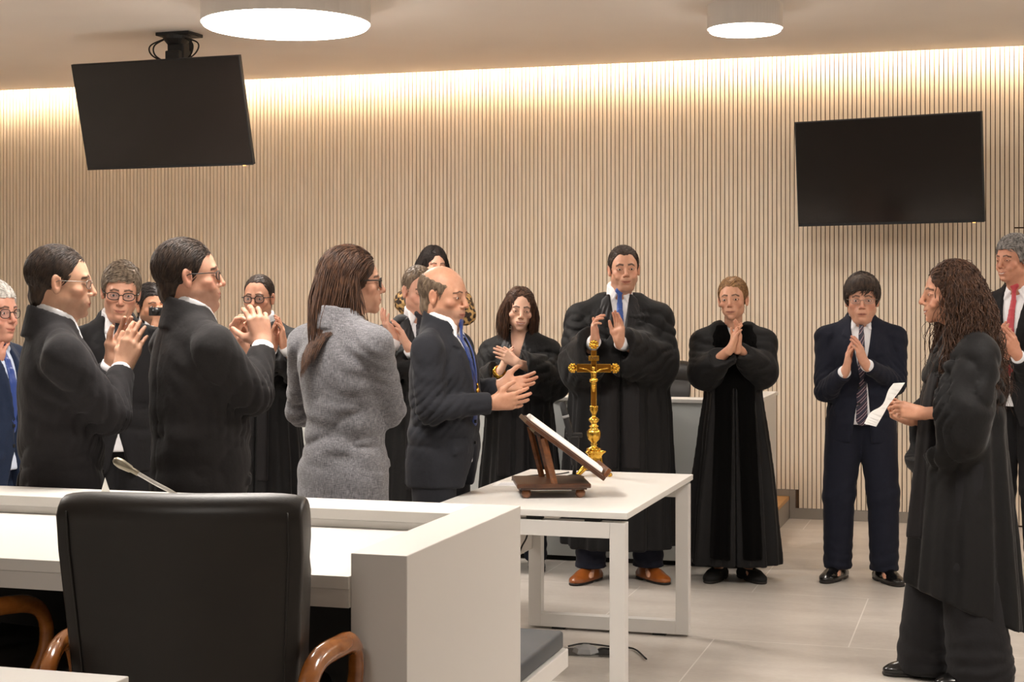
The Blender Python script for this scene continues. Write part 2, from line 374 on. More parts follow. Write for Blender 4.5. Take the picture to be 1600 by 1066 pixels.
# leather armchairs
def back_section(bm, W, prof, T, curve=.05, n=16, puff=0.0):
    pass
def armchair(loc, rz, label, W=.60, ztop=1.045, wood=True, group=None):
    t = empty('office_armchair', loc, rz, label, 'chair', group)
    # local: chair faces +Y, back shell at -Y ; backrest as a rolled-over padded slab
    nx = 22
    def shell(x0, x1, prof, bulge, name, m, parent, taper):
        bm = bmesh.new(); rows = []
        for i in range(nx+1):
            u = i/nx*2-1; row = []
            e = (1-abs(u)**6)
            for (y, z, th) in prof:
                wz = taper(z)
                x = u*(x1-x0)/2*wz
                row.append(bm.verts.new((x, y + bulge*(u*u) - 0*(1-e), z - (.012*(abs(u)**8)))))
            rows.append(row)
        m_ = len(prof)
        for i in range(nx):
            for k in range(m_):
                bm.faces.new((rows[i][k], rows[i+1][k], rows[i+1][(k+1) % m_], rows[i][(k+1) % m_]))
        bm.faces.new(rows[0]); bm.faces.new(rows[-1][::-1])
        o = bmobj(name, bm, m, parent, True)
        bv = o.modifiers.new('b', 'BEVEL'); bv.width = .008; bv.segments = 3; bv.limit_method = 'ANGLE'; bv.angle_limit = math.radians(50)
        return o
    zt = ztop; zb = .46
    # closed profile (y,z): back face up, roll over the top, front face down
    P = []
    for k in range(10): z = zb+(zt-.06-zb)*k/9; P.append((-.24-.07*((z-zb)/(zt-zb))**1.2, z, 0))
    for k in range(1, 9):
        a = math.pi*k/8; P.append((-.31+.055-.055*math.cos(a)+.0, zt-.06+.06*math.sin(a), 0))
    P.append((-.195, zt-.09, 0)); P.append((-.205, zt-.13, 0))
    for k in range(8): z = zt-.16-(zt-.16-zb)*k/7; P.append((-.205+.085*(1-((z-zb)/(zt-zb))), z, 0))
    o = shell(-W/2, W/2, P, .045, 'backrest', M['leather'], t, lambda z: .90+.10*min(1, max(0, (z-zb)/(zt-zb)*1.25)))
    bm = bmesh.new()
    for s in (-1, 1):
        pts = [(s*(W/2*(.9+.1*min(1, (z-zb)/(zt-zb)*1.25))-.028), y-.004+.045*.8, z) for (y, z, _) in P[:11]]
        tube(bm, pts, .0022, 5)
    tube(bm, [(u*W/2*.9, -.242+.045*u*u, zb+.105) for u in [k/10-1 for k in range(1, 20)]], .0025, 5)
    bmobj('seam', bm, M['leather'], o, True)
    bm = bmesh.new(); bx(bm, (-W/2*.88, -.19, .395), (W/2*.88, .30, .50), .035, seg=4); bmobj('seat', bm, M['leather'], t, True)
    if wood:
        for s in (-1, 1):
            X = s*(W/2+.012)
            pts = smooth_path([(X-s*.03, -.26, .38), (X, -.285, .46), (X, -.285, .55), (X+s*.004, -.262, .608), (X+s*.014, -.20, .634), (X+s*.034, -.10, .636), (X+s*.048, .0, .625), (X+s*.05, .05, .58), (X+s*.04, .06, .50), (X-s*.0, .04, .40)], 6)
            bm = bmesh.new(); tube(bm, pts, .024, 12, flat=.75); bmobj('arm', bm, M['arm_wood'], t, True)
    else:
        for s in (-1, 1):
            X = s*(W/2+.03)
            bm = bmesh.new(); tube(bm, smooth_path([(X, -.2, .45), (X, -.2, .68), (X, .2, .68), (X, .2, .45)]), .02, 8); bmobj('arm', bm, M['black'], t, True)
    bm = bmesh.new(); lathe(bm, [(.03, .1), (.03, .3), (.05, .32), (.05, .395)], 16); lathe(bm, [(.045, .06), (.05, .1), (.0301, .1)], 16); bmobj('column', bm, M['chrome'], t, True)
    for k in range(5):
        a = k*2*math.pi/5+.3; d = Vector((math.cos(a), math.sin(a), 0))
        bm = bmesh.new(); tube(bm, [d*.03+Vector((0, 0, .095)), d*.15+Vector((0, 0, .085)), d*.29+Vector((0, 0, .07))], [.03, .025, .018], 8)
        lg = bmobj('base_leg', bm, M['black'], t, True)
        bm = bmesh.new(); s = d.cross(Vector((0, 0, 1)))
        tube(bm, [d*.285+Vector((0, 0, .028))-s*.02, d*.285+Vector((0, 0, .028))+s*.02], .028, 14); bmobj('caster', bm, M['black'], lg, True)
    return t
bm = bmesh.new(); bx(bm, (-7.5, -2.5, 0), (-1.398, 3.90, .158)); dd = struct('trim_2', bm, M['steel_base'])
xy = cs(283, 759)
armchair((xy[0]-.075, xy[1]+.27, .158), math.radians(13), 'black leather armchair with curved wooden arms, seen from behind in the foreground', W=.52, ztop=.985)
armchair((-2.60, 3.51, .158), math.radians(-9), 'leather armchair at the left edge, only its wooden arm showing', W=.50, ztop=.985)
xy = cs(1008, 243)
armchair((xy[0], 10.12, .158), math.radians(190), 'black leather chair behind the pale bench desk', W=.56, ztop=.985, wood=False)

# gooseneck microphone on the front desk
MZ = 4.19; m0 = P3(335, 815, MZ); m0.z = .916
t = empty('desk_microphone', m0, 0, 'silver gooseneck microphone rising from the front desk behind the chair', 'microphone')
bm = bmesh.new(); lathe(bm, [(.045, 0), (.045, .012), (.02, .02), (.012, .03)], 24); bmobj('base', bm, M['black'], t, True)
h = P3(200, 731, MZ)-m0; k = P3(280, 777, MZ)-m0
pts = smooth_path([(0, 0, .02), (k*.5)+Vector((.0, 0, .0)), k, k.lerp(h, .5), k.lerp(h, .86)], 6)
bm = bmesh.new(); tube(bm, pts, [.0055]*len(pts), 10); bmobj('gooseneck', bm, M['chrome'], t, True)
d = (h-k).normalized(); a = k.lerp(h, .80)
bm = bmesh.new(); tube(bm, [a, a+d*.02, a+d*.024, a+d*.05, a+d*.056, a+d*.068, a+d*.075], [.007, .0075, .010, .013, .013, .011, .005], 16); bmobj('microphone_head', bm, mat('mic mesh', '#8b8474', .4, metal=.8), t, True)
# name card tip
q = P3(189, 765, 6.2)
bm = bmesh.new(); v = [bm.verts.new(p) for p in ((-.016, 0, 0), (.016, 0, 0), (-.004, .004, .045))]; bm.faces.new(v)
bmesh.ops.solidify(bm, geom=bm.faces[:], thickness=.001)
o = bmobj('paper_card', bm, M['paper'], loc=(P3(189, 766, 4.85).x, DY1-.06, TZ)); tag(o, 'small folded white paper tip standing on the desk ledge', 'paper')
# sheet on the white table
q0 = PZ(778, 761, .741)
bm = bmesh.new(); bx(bm, (-.12, -.085, 0), (.12, .085, .0012)); o = bmobj('paper_sheet', bm, M['paper'], loc=(TX0+.14, q0.y+.12, .7402)); o.rotation_euler = (0, 0, .15)
tag(o, 'white sheet lying flat on the left side of the white table', 'paper')
bm = bmesh.new()
for i in range(7): bx(bm, (-.1, -.06+i*.018, .0013), (.04+.05*((i*7) % 3)/2, -.056+i*.018, .0015))
ln = bmobj('print_line', bm, mat('faint blue print', '#B9BDD2', .8), o)

# ------------------------------------------------------------------ book stand
xb, yb = cs(862, 378)
t = empty('book_stand', (xb, yb, .74), TH+math.radians(4), 'dark wooden tabletop book stand with ball feet and a tilted board', 'book stand')
bm = bmesh.new(); bx(bm, (-.155, -.16, .042), (.145, .16, .060), .004); bx(bm, (-.140, -.145, .034), (.13, .145, .042), .002); bmobj('base_board', bm, M['lect'], t)
for sx, sy in ((-.115, -.125), (.105, -.125), (-.115, .125), (.105, .125)):
    bm = bmesh.new(); bmesh.ops.create_uvsphere(bm, u_segments=20, v_segments=12, radius=.021)
    for v in bm.verts: v.co = Vector((v.co.x+sx, v.co.y+sy, v.co.z*.95+.0195))
    bmobj('ball_foot', bm, M['lect2'], t, True)
ang = math.radians(36.5)
RB = Matrix.Translation((.185, 0, .078)) @ Matrix.Rotation(ang, 4, 'Y')      # board runs from its low right end up to the left
bm = bmesh.new(); bx(bm, (-.385, -.17, 0), (.012, .17, .018), .003, RB); bx(bm, (-.33, -.14, -.012), (-.3, .14, 0), .002, RB)
bd = bmobj('tilted_board', bm, M['lect'], t)
bm = bmesh.new(); bx(bm, (-.004, -.17, .018), (.014, .17, .055), .004, RB); bmobj('lip', bm, M['lect2'], bd)
for sy in (-.15, .05):
    p0 = RB @ Vector((-.285, 0, -.004)); 
    bm = bmesh.new(); 
    tube(bm, [(p0.x, sy, p0.z), (.0+.0, sy, .05)], .013, 4, flat=.7, up=(0, 1, 0)); bmobj('strut', bm, M['lect2'], t)
bm = bmesh.new(); p0 = RB @ Vector((-.33, 0, -.004)); p1 = Vector((-.02, .0, .055)); tube(bm, [(p0.x, .11, p0.z), (-.03, .11, .055)], .012, 4, flat=.7, up=(0, 1, 0)); bmobj('strut', bm, M['lect2'], t)
# the open book on it
t2 = empty('open_book', (xb, yb, .74), TH+math.radians(4), 'open white book lying on the tilted board of the book stand', 'book')
bm = bmesh.new(); bx(bm, (-.37, -.162, .019), (-.008, .162, .0225), .001, RB); bmobj('cover', bm, mat('book cover', '#6B4A33', .6), t2)
bm = bmesh.new(); n = 14; rows = []
for i in range(n+1):
    u = -1+2*i/n; h_ = .0235+.016*(1-abs(u))**.25*(1-.55*math.exp(-(u*6)**2)) + .004
    y = u*.157
    rows.append([bm.verts.new(RB @ Vector((x_, y, zz))) for x_, zz in ((-.362, .0226), (-.362, h_), (-.014, h_), (-.014, .0226))])
for i in range(n):
    for k in range(4): bm.faces.new((rows[i][k], rows[i+1][k], rows[i+1][(k+1) % 4], rows[i][(k+1) % 4]))
bm.faces.new(rows[0]); bm.faces.new(rows[-1][::-1]); bmobj('page_block', bm, M['paper'], t2)

# ------------------------------------------------------------------ altar crucifix
xc_, yc_ = cs(928, F/7.27)
t = empty('altar_crucifix', (xc_, yc_, .74), TH*.6, 'tall polished brass crucifix on a three-footed base at the table edge', 'crucifix')
S = 1/343.0
def zz(py): return (744-py)*S
bm = bmesh.new()
# pedestal: three-sided concave body
rows = []
prof = [(.046, zz(722)), (.040, zz(719)), (.034, zz(712)), (.030, zz(706)), (.032, zz(703)), (.040, zz(701)), (.042, zz(699))]
prof = [(.040, .030), (.046, .034), (.046, .040), (.036, .048), (.031, .07), (.029, .09), (.034, .100), (.044, .108), (.044, .113), (.030, .118)]
for r, z in prof:
    ring = []
    for k in range(36):
        a = 2*math.pi*k/36; c3 = math.cos(3*a); rr = r*(1+.28*c3*abs(c3)**.3)
        ring.append(bm.verts.new((rr*math.cos(a), rr*math.sin(a), z)))
    rows.append(ring)
for i in range(len(rows)-1):
    for k in range(36): bm.faces.new((rows[i][k], rows[i][(k+1) % 36], rows[i+1][(k+1) % 36], rows[i+1][k]))
bm.faces.new(rows[0][::-1]); bm.faces.new(rows[-1]); bmobj('pedestal', bm, M['gold'], t, True)
for k in range(3):
    a = 2*math.pi*k/3 - .5
    d = Vector((math.cos(a), math.sin(a), 0)); bm = bmesh.new()
    tube(bm, smooth_path([d*.03+Vector((0, 0, .05)), d*.05+Vector((0, 0, .036)), d*.068+Vector((0, 0, .02)), d*.082+Vector((0, 0, .009)), d*.094+Vector((0, 0, .011))], 5), [.016-.0004*i for i in range(21)], 10)
    bmobj('foot', bm, M['gold'], t, True)
bm = bmesh.new()
pr = [(.028, .114), (.034, .118), (.034, .124), (.018, .130), (.012, .138), (.018, .143), (.013, .148), (.014, .153), (.026, .166), (.031, .185), (.031, .200), (.024, .212), (.017, .218), (.022, .223), (.022, .228), (.012, .233), (.014, .240), (.024, .250), (.026, .258), (.018, .264), (.010, .270), (.010, .280), (.016, .292), (.020, .302), (.018, .308), (.020, .312), (.020, .318), (.008, .321)]
lathe(bm, pr, 48, flute=(.155, .212, .05, 16)); bmobj('stem', bm, M['gold'], t, True)
cb = bmesh.new()
bx(cb, (-.0125, -.008, .318), (.0125, .008, .572), .002); bx(cb, (-.078, -.008, zz(582)), (.078, .008, zz(569)), .002)
cr = bmobj('cross', cb, mat('amber brass inlay', '#8A5A1C', .25, metal=.9), t)
bm = bmesh.new()
for x0 in (-.0125, .0105): bx(bm, (x0, -.0095, .318), (x0+.002, -.007, .565))
for z0 in (zz(582), zz(569)-.002):
    bx(bm, (-.078, -.0095, z0), (-.0125, -.007, z0+.002)); bx(bm, (.0125, -.0095, z0), (.078, -.007, z0+.002))
bmobj('edge_strip', bm, M['gold'], cr)
def shell(cx, cz, rot):
    bm = bmesh.new(); n = 7
    Rr = Matrix.Translation((cx, 0, cz)) @ Matrix.Rotation(rot, 4, 'Y')
    for k in range(n):
        a = math.radians(-100+200*k/(n-1)); 
        e = Vector((math.sin(a)*.022, 0, math.cos(a)*.022+.008)); 
        tube(bm, [Rr @ Vector((0, 0, -.006)), Rr @ (e*.7), Rr @ e], [.004, .0065, .0055], 8)
    bx(bm, (-.013, -.010, -.012), (.013, .010, -.004), .002, Rr)
    bmesh.ops.create_uvsphere(bm, u_segments=12, v_segments=8, radius=.010, matrix=Rr @ Matrix.Translation((0, -.003, .006)))
    return bmobj('shell_finial', bm, M['gold'], cr, True)
shell(0, .590, 0); shell(-.088, zz(575.5), -math.pi/2); shell(.088, zz(575.5), math.pi/2)
bm = bmesh.new(); Rp = Matrix.Rotation(math.radians(-4), 4, 'Y'); bx(bm, (-.024, -.014, zz(564)), (.024, -.009, zz(556)), .001); pl = bmobj('inscription_plate', bm, M['gold'], cr)
fc = bpy.data.curves.new('letters', 'FONT'); fc.body = 'INRI'; fc.size = .0215; fc.extrude = .0008; fc.align_x = 'CENTER'; fc.align_y = 'CENTER'
fo = bpy.data.objects.new('letters', fc); C.objects.link(fo)
dg = bpy.context.evaluated_depsgraph_get(); me = bpy.data.meshes.new_from_object(fo.evaluated_get(dg)); bpy.data.objects.remove(fo)
lo = link('letters', me, M['lect'], pl); lo.location = (0, -.0145, zz(560)); lo.rotation_euler = (math.pi/2, 0, 0)

# small things: clamp stand, floor socket, cables
pb = P3(897, 735, 7.15); t = empty('microphone_stand', (pb.x, pb.y, .74), TH, 'black clamp stand with an upright tube, between book stand and crucifix', 'microphone stand')
def lc(px, py, dz=0): return ((px-897)/347.8, dz, (735-py)/347.8 + .003)
bm = bmesh.new(); lathe(bm, [(.045, 0), (.045, .01), (.012, .02)], 20); bmobj('base', bm, M['black'], t, True)
bm = bmesh.new(); tube(bm, [lc(897, 731), lc(900, 700), lc(903, 672)], .009, 10); bmobj('post', bm, M['black'], t, True)
bm = bmesh.new(); tube(bm, [lc(893, 680), lc(890, 662), lc(883, 636), lc(878.5, 616)], [.014, .0145, .0145, .0145], 14); o = bmobj('tube', bm, M['black'], t, True)
bm = bmesh.new(); tube(bm, [lc(884.3, 641), lc(883.2, 637)], .016, 14); bmobj('collar', bm, M['greyplastic'], o, True)
bm = bmesh.new(); a = lc(884, 671); b = lc(910, 666); bx(bm, (a[0], -.012, b[2]-.016), (b[0], .012, b[2]+.004), .004); bx(bm, (a[0]+.02, -.014, a[2]-.045), (b[0]-.018, .014, b[2]-.01), .004); bmobj('clamp', bm, M['tvplastic'], t)
bm = bmesh.new(); tube(bm, [lc(893, 680), lc(894, 700), lc(896, 715)], .008, 8); bmobj('lower_rod', bm, M['black'], t, True)
pts = [PZ(889, 738, .745), PZ(872, 741, .745), PZ(850, 742, .745), PZ(825, 744, .745), PZ(800, 750, .745)]
bm = bmesh.new(); tube(bm, smooth_path(pts), .003, 6); o = bmobj('table_cable', bm, M['black'], None, True); tag(o, 'thin black cable lying across the back of the white table', 'cable')
ps = P3(915, 1022, F/((1022-468)/1.545)); t = empty('floor_socket', (ps.x, ps.y, 0), .1, 'open metal floor socket with a grey plug under the white table', 'floor socket')
bm = bmesh.new(); bx(bm, (-.11, -.07, 0), (.13, .09, .004), .002); bmobj('cover_plate', bm, M['chrome'], t)
bm = bmesh.new(); bx(bm, (.0, -.02, .0041), (.11, .07, .006)); bmobj('socket_well', bm, M['black'], t)
bm = bmesh.new(); lathe(bm, [(.055, .0042), (.058, .01), (.05, .028), (.02, .04), (.0001, .041)], 6); bmobj('plug', bm, M['greyplastic'], t)
def FZ(px, py): return PZ(px, py, .008)
bm = bmesh.new(); tube(bm, smooth_path([FZ(888, 1010), FZ(910, 1006), FZ(935, 1008), FZ(958, 1011), FZ(990, 1014), FZ(1010, 1030)]), .004, 6); o = bmobj('floor_cable', bm, M['black'], None, True); tag(o, 'black cable curving over the floor behind the floor socket', 'cable')
bm = bmesh.new(); tube(bm, smooth_path([FZ(930, 1020), FZ(938, 1014), FZ(955, 1014.5), FZ(975, 1017)]), .005, 6); o = bmobj('floor_cable', bm, M['black'], None, True); tag(o, 'short black cable plugged into the floor socket', 'cable')
bm = bmesh.new(); tube(bm, smooth_path([P3(826, 828, 6.9), P3(822, 842, 6.88), P3(816, 853, 6.85), P3(811, 866, 6.85)]), .0035, 6); o = bmobj('hanging_cable', bm, M['black'], None, True); tag(o, 'black cable hanging below the left edge of the white table', 'cable')
# ================================================================== implicit-surface modelling for figures
f4 = np.float32
def smin(a, b, k):
    if k <= 0: return np.minimum(a, b)
    h = np.maximum(k-np.abs(a-b), 0)/k
    return np.minimum(a, b)-h*h*k*.25
def smax(a, b, k): return -smin(-a, -b, k)
class Vol:
    def __init__(s, lo, hi, h, smooth=2):
        s.h = h; s.smooth = smooth; lo = np.array(lo, float)
        n = np.ceil((np.array(hi, float)-lo)/h).astype(int)+1
        s.ax = [(lo[i]+h*np.arange(n[i])).astype(f4) for i in range(3)]
        s.F = np.full(n, .5, f4); s.lo = lo
    def sl(s, lo, hi, pad):
        out = []
        for i in range(3):
            a = int(max(0, math.floor((lo[i]-pad-s.lo[i])/s.h))); b = int(min(len(s.ax[i]), math.ceil((hi[i]+pad-s.lo[i])/s.h)+1))
            if b <= a: return None
            out.append(slice(a, b))
        return tuple(out)
    def grid(s, q): return s.ax[0][q[0]][:, None, None], s.ax[1][q[1]][None, :, None], s.ax[2][q[2]][None, None, :]
    def add(s, pr, k=0.0, op='u'):
        lo, hi, fn = pr
        q = s.sl(lo, hi, k+2.5*s.h)
        if q is None: return
        d = fn(*s.grid(q)).astype(f4); f = s.F[q]
        s.F[q] = smin(f, d, k) if op == 'u' else smax(f, -d, k)
    def clip(s, fn, k=0.0):          # keep only where fn<0
        s.F = smax(s.F, fn(*s.grid((slice(None),)*3)).astype(f4), k)
    def disp(s, fn):
        s.F = s.F+fn(*s.grid((slice(None),)*3)).astype(f4)
    def mesh(s):
        F_ = s.F; neg = F_ < 0
        nx, ny, nz = F_.shape
        cs_ = [(i, j, k) for i in (0, 1) for j in (0, 1) for k in (0, 1)]
        cnt = sum(neg[i:nx-1+i, j:ny-1+j, k:nz-1+k].astype(np.int8) for i, j, k in cs_)
        act = (cnt > 0) & (cnt < 8)
        idx = np.argwhere(act)
        if len(idx) == 0: return np.zeros((0, 3)), np.zeros((0, 4), int)
        I = np.full(act.shape, -1, np.int32); I[act] = np.arange(len(idx))
        acc = np.zeros((len(idx), 3)); num = np.zeros(len(idx))
        for a in cs_:
            for ax in range(3):
                if a[ax] == 1: continue
                b = list(a); b[ax] = 1
                fa = F_[idx[:, 0]+a[0], idx[:, 1]+a[1], idx[:, 2]+a[2]]; fb = F_[idx[:, 0]+b[0], idx[:, 1]+b[1], idx[:, 2]+b[2]]
                m = (fa < 0) != (fb < 0)
                t = np.where(m, fa/np.where(m, fa-fb, 1), 0)
                p = np.array(a, float)[None, :].repeat(len(idx), 0); p[:, ax] = t
                acc += p*m[:, None]; num += m
        v = (idx+acc/num[:, None])*s.h+s.lo
        quads = []
        for ax in range(3):
            o1, o2 = [(1, 2), (2, 0), (0, 1)][ax]
            sl0 = [slice(1, n-1) for n in F_.shape]; sl0[ax] = slice(0, F_.shape[ax]-1)
            sl1 = list(sl0); sl1[ax] = slice(1, F_.shape[ax])
            a = neg[tuple(sl0)]; b = neg[tuple(sl1)]
            e = np.argwhere(a != b); 
            if len(e) == 0: continue
            off = np.array([1, 1, 1]); off[ax] = 0
            flip = a[e[:, 0], e[:, 1], e[:, 2]]
            g = e+off
            def at(d1, d2):
                h_ = g.copy(); h_[:, o1] -= d1; h_[:, o2] -= d2
                return I[h_[:, 0], h_[:, 1], h_[:, 2]]
            qd = np.stack([at(1, 1), at(0, 1), at(0, 0), at(1, 0)], 1)
            qd[~flip] = qd[~flip][:, ::-1]
            quads.append(qd)
        q = np.concatenate(quads); q = q[(q >= 0).all(1)]
        for _ in range(s.smooth):                         # relax the voxel steps
            acc = np.zeros_like(v); cn = np.zeros(len(v))
            for a_, b_ in ((0, 1), (1, 2), (2, 3), (3, 0)):
                i, j = q[:, a_], q[:, b_]
                for ax in range(3): acc[:, ax] += np.bincount(i, v[j, ax], len(v))+np.bincount(j, v[i, ax], len(v))
                cn += np.bincount(i, minlength=len(v))+np.bincount(j, minlength=len(v))
            m = cn > 0; v[m] = v[m]*.45+.55*acc[m]/cn[m][:, None]
        return v, q
def np_obj(name, v, q, m, parent=None, col=None, smooth=True):
    me = bpy.data.meshes.new(name); v = np.asarray(v, f4)
    me.vertices.add(len(v)); me.vertices.foreach_set('co', v.ravel())
    n = q.shape[1]; me.loops.add(q.size); me.loops.foreach_set('vertex_index', q.astype(np.int32).ravel())
    me.polygons.add(len(q)); me.polygons.foreach_set('loop_start', (np.arange(len(q))*n).astype(np.int32))
    me.polygons.foreach_set('use_smooth', np.full(len(q), smooth)); me.update(calc_edges=True); me.validate()
    if col is not None:
        c = np.ones((len(v), 4), f4); c[:, :3] = col
        ca = me.color_attributes.new('col', 'FLOAT_COLOR', 'POINT'); ca.data.foreach_set('color', c.ravel())
    return link(name, me, m, parent)
def join(parts):
    vs, qs, o = [], [], 0
    for v, q in parts: vs.append(v); qs.append(q+o); o += len(v)
    return np.concatenate(vs), np.concatenate(qs)
# primitives return (lo, hi, fn); T = 4x4 numpy frame
def A(x): return np.array(x, float)
def bb(T, c, r):
    c = A(c)
    if T is not None: c = T[:3, :3] @ c + T[:3, 3]
    r = np.max(r) if np.ndim(r) else r
    return c-r, c+r
def inv(T): return np.linalg.inv(T)
def loc(T, X, Y, Z):
    if T is None: return X, Y, Z
    Ti = inv(T).astype(f4)
    return [Ti[i, 0]*X+Ti[i, 1]*Y+Ti[i, 2]*Z+Ti[i, 3] for i in range(3)]
def ell(c, r, T=None):
    lo, hi = bb(T, c, r)
    def fn(X, Y, Z):
        x, y, z = loc(T, X, Y, Z); x = x-c[0]; y = y-c[1]; z = z-c[2]
        k0 = np.sqrt((x/r[0])**2+(y/r[1])**2+(z/r[2])**2); k1 = np.sqrt((x/r[0]**2)**2+(y/r[1]**2)**2+(z/r[2]**2)**2)+1e-6
        return k0*(k0-1)/k1
    return lo, hi, fn
def cap(a, b, ra, rb, T=None, flat=None, fl=1.0):
    a = A(a); b = A(b)
    if T is not None: a = T[:3, :3] @ a+T[:3, 3]; b = T[:3, :3] @ b+T[:3, 3]; flat = None if flat is None else T[:3, :3] @ A(flat)
    R = max(ra, rb)*max(1, fl); ba = b-a; L2 = ba @ ba+1e-12
    def fn(X, Y, Z):
        x = X-a[0]; y = Y-a[1]; z = Z-a[2]
        t = np.clip((x*ba[0]+y*ba[1]+z*ba[2])/L2, 0, 1)
        x = x-t*ba[0]; y = y-t*ba[1]; z = z-t*ba[2]
        if flat is not None:
            n = flat/np.linalg.norm(flat); e = x*n[0]+y*n[1]+z*n[2]; g = e*(1/fl-1)
            x = x+g*n[0]; y = y+g*n[1]; z = z+g*n[2]
        return np.sqrt(x*x+y*y+z*z)-(ra+(rb-ra)*t)
    return np.minimum(a, b)-R, np.maximum(a, b)+R, fn
def box(c, r, T=None, rd=.0):
    lo, hi = bb(T, c, float(np.linalg.norm(r)))
    def fn(X, Y, Z):
        x, y, z = loc(T, X, Y, Z)
        x = np.abs(x-c[0])-r[0]+rd; y = np.abs(y-c[1])-r[1]+rd; z = np.abs(z-c[2])-r[2]+rd
        return np.sqrt(np.maximum(x, 0)**2+np.maximum(y, 0)**2+np.maximum(z, 0)**2)+np.minimum(np.maximum(x, np.maximum(y, z)), 0)-rd
    return lo, hi, fn
def loft(sec, fold=None, off=0.0, n=2.2, round_=.01, z0=None, z1=None):
    sec = A(sorted(sec)); z, cx, cy, rx, ry = sec.T      # z, cx, cy, rx, ry
    z0 = z[0] if z0 is None else z0; z1 = z[-1] if z1 is None else z1
    m = max(rx.max(), ry.max())+.05+off
    zz_ = np.linspace(z[0], z[-1], 80)                    # smoothed radii
    def sm(a):
        t = np.interp(zz_, z, a); kk = np.ones(7)/7
        return np.convolve(np.pad(t, 3, mode='edge'), kk, 'valid')
    S = [sm(a) for a in (cx, cy, rx, ry)]
    def fn(X, Y, Z):
        a, b, p, q = [np.interp(Z, zz_, s_).astype(f4) for s_ in S]
        x = X-a; y = Y-b; p = p+off; q = q+off
        u = (np.abs(x/p)**n+np.abs(y/q)**n)**(1/n)
        if fold is not None: u = u-fold(np.arctan2(y/q, x/p), Z)/np.minimum(p, q)
        d = (u-1)*np.minimum(p, q)*.95
        return smax(smax(d, z0-Z, round_), Z-z1, round_)
    return A((-m+cx.min(), -m+cy.min(), z0-.02)), A((m+cx.max(), m+cy.max(), z1+.02)), fn
def polyd(x, z, pts):                 # signed distance to a polygon in (x, z)
    pts = A(pts); n = len(pts); d = None; sgn = np.ones_like(x+z)
    for i in range(n):
        a = pts[i]; b = pts[i-1]; e = b-a; wx = x-a[0]; wz = z-a[1]
        t = np.clip((wx*e[0]+wz*e[1])/(e @ e+1e-12), 0, 1); bx_ = wx-e[0]*t; bz_ = wz-e[1]*t
        dd = bx_*bx_+bz_*bz_; d = dd if d is None else np.minimum(d, dd)
        c1 = z >= a[1]; c2 = z < b[1]; c3 = e[0]*wz > e[1]*wx
        al = (c1 & c2 & c3) | (~c1 & ~c2 & ~c3); sgn = np.where(al, -sgn, sgn)
    return sgn*np.sqrt(d)
def prism(pts, y0, y1, mirror=False):
    p = A(pts); mx = np.abs(p[:, 0]).max() if mirror else None
    lo = A((-mx if mirror else p[:, 0].min(), y0, p[:, 1].min())); hi = A((mx if mirror else p[:, 0].max(), y1, p[:, 1].max()))
    def fn(X, Y, Z):
        x = np.abs(X) if mirror else X
        d = polyd(x+0*Z, Z+0*x, pts)
        return np.maximum(d, np.maximum(y0-Y, Y-y1))
    return lo, hi, fn
def inter(a, b, k=.003):
    lo = np.maximum(a[0], b[0]); hi = np.minimum(a[1], b[1])
    return lo, hi, lambda X, Y, Z: smax(a[2](X, Y, Z), b[2](X, Y, Z), k)
def wn(X, Y, Z, s, seed=0):           # cheap smooth noise from sines
    r = np.random.RandomState(seed); o = 0
    for i in range(5):
        k = r.normal(size=3); k /= np.linalg.norm(k); fr = s*(1+.7*i)
        o = o+np.sin(fr*(k[0]*X+k[1]*Y+k[2]*Z)+r.rand()*6.28+1.3*np.sin(fr*.6*(k[1]*X-k[0]*Z+k[2]*Y)))/(1+.6*i)
    return o*.5

# ------------------------------------------------------------------ figure materials
def m_skin():
    m = mat('skin', '#C98F72', .48, spec=.35)
    a = nd(m, 'ShaderNodeAttribute', attribute_name='col'); n = noise(m, 60, detail=4)
    mx = nd(m, 'ShaderNodeMixRGB', blend_type='SOFT_LIGHT'); mx.inputs['Fac'].default_value = .25
    lk(m, a.outputs['Color'], mx.inputs['Color1']); lk(m, n.outputs['Fac'], mx.inputs['Color2'])
    lk(m, mx.outputs['Color'], bsdf(m).inputs['Base Color'])
    bsdf(m).inputs['Subsurface Weight'].default_value = .12; bsdf(m).inputs['Subsurface Radius'].default_value = (.012, .004, .002)
    n2 = noise(m, 260, detail=3); bump(m, n2.outputs['Fac'], .12, .001); return m
M['skin'] = m_skin()
def m_hair(name, c1, c2, rough=.55):
    m = mat(name, c1, rough, spec=.28, sheen=.05); n = noise(m, 90, (1, 1, .35), detail=4)
    lk(m, ramp(m, n.outputs['Fac'], [(.35, c1), (.68, c2)]), bsdf(m).inputs['Base Color']); bump(m, n.outputs['Fac'], .3, .003); return m
HAIR = {'dark': m_hair('dark brown hair', '#211814', '#45352A'), 'black': m_hair('black hair', '#14100F', '#2C221E'),
        'brown': m_hair('brown hair', '#2E1D15', '#573925'), 'salt': m_hair('greying brown hair', '#4A3C30', '#8C7B69'),
        'grey': m_hair('grey hair', '#4F4B49', '#A19C98'), 'white': m_hair('white hair', '#B9B4AD', '#E6E2DC'),
        'blond': m_hair('dark blond hair', '#6B4A2E', '#A37D53'), 'thin': m_hair('thin grey brown hair', '#544438', '#85735F')}
M['eyew'] = mat('eye white', '#DCD5CF', .2); M['iris'] = mat('iris', '#33231A', .15)
M['shirt'] = m_cloth('white shirt', '#E4E4E8', '#EFEFF2', .8, .1, bs=.1)
M['shirtb'] = m_cloth('pale blue shirt', '#C9D6EC', '#D9E3F3', .8, .1, bs=.1)
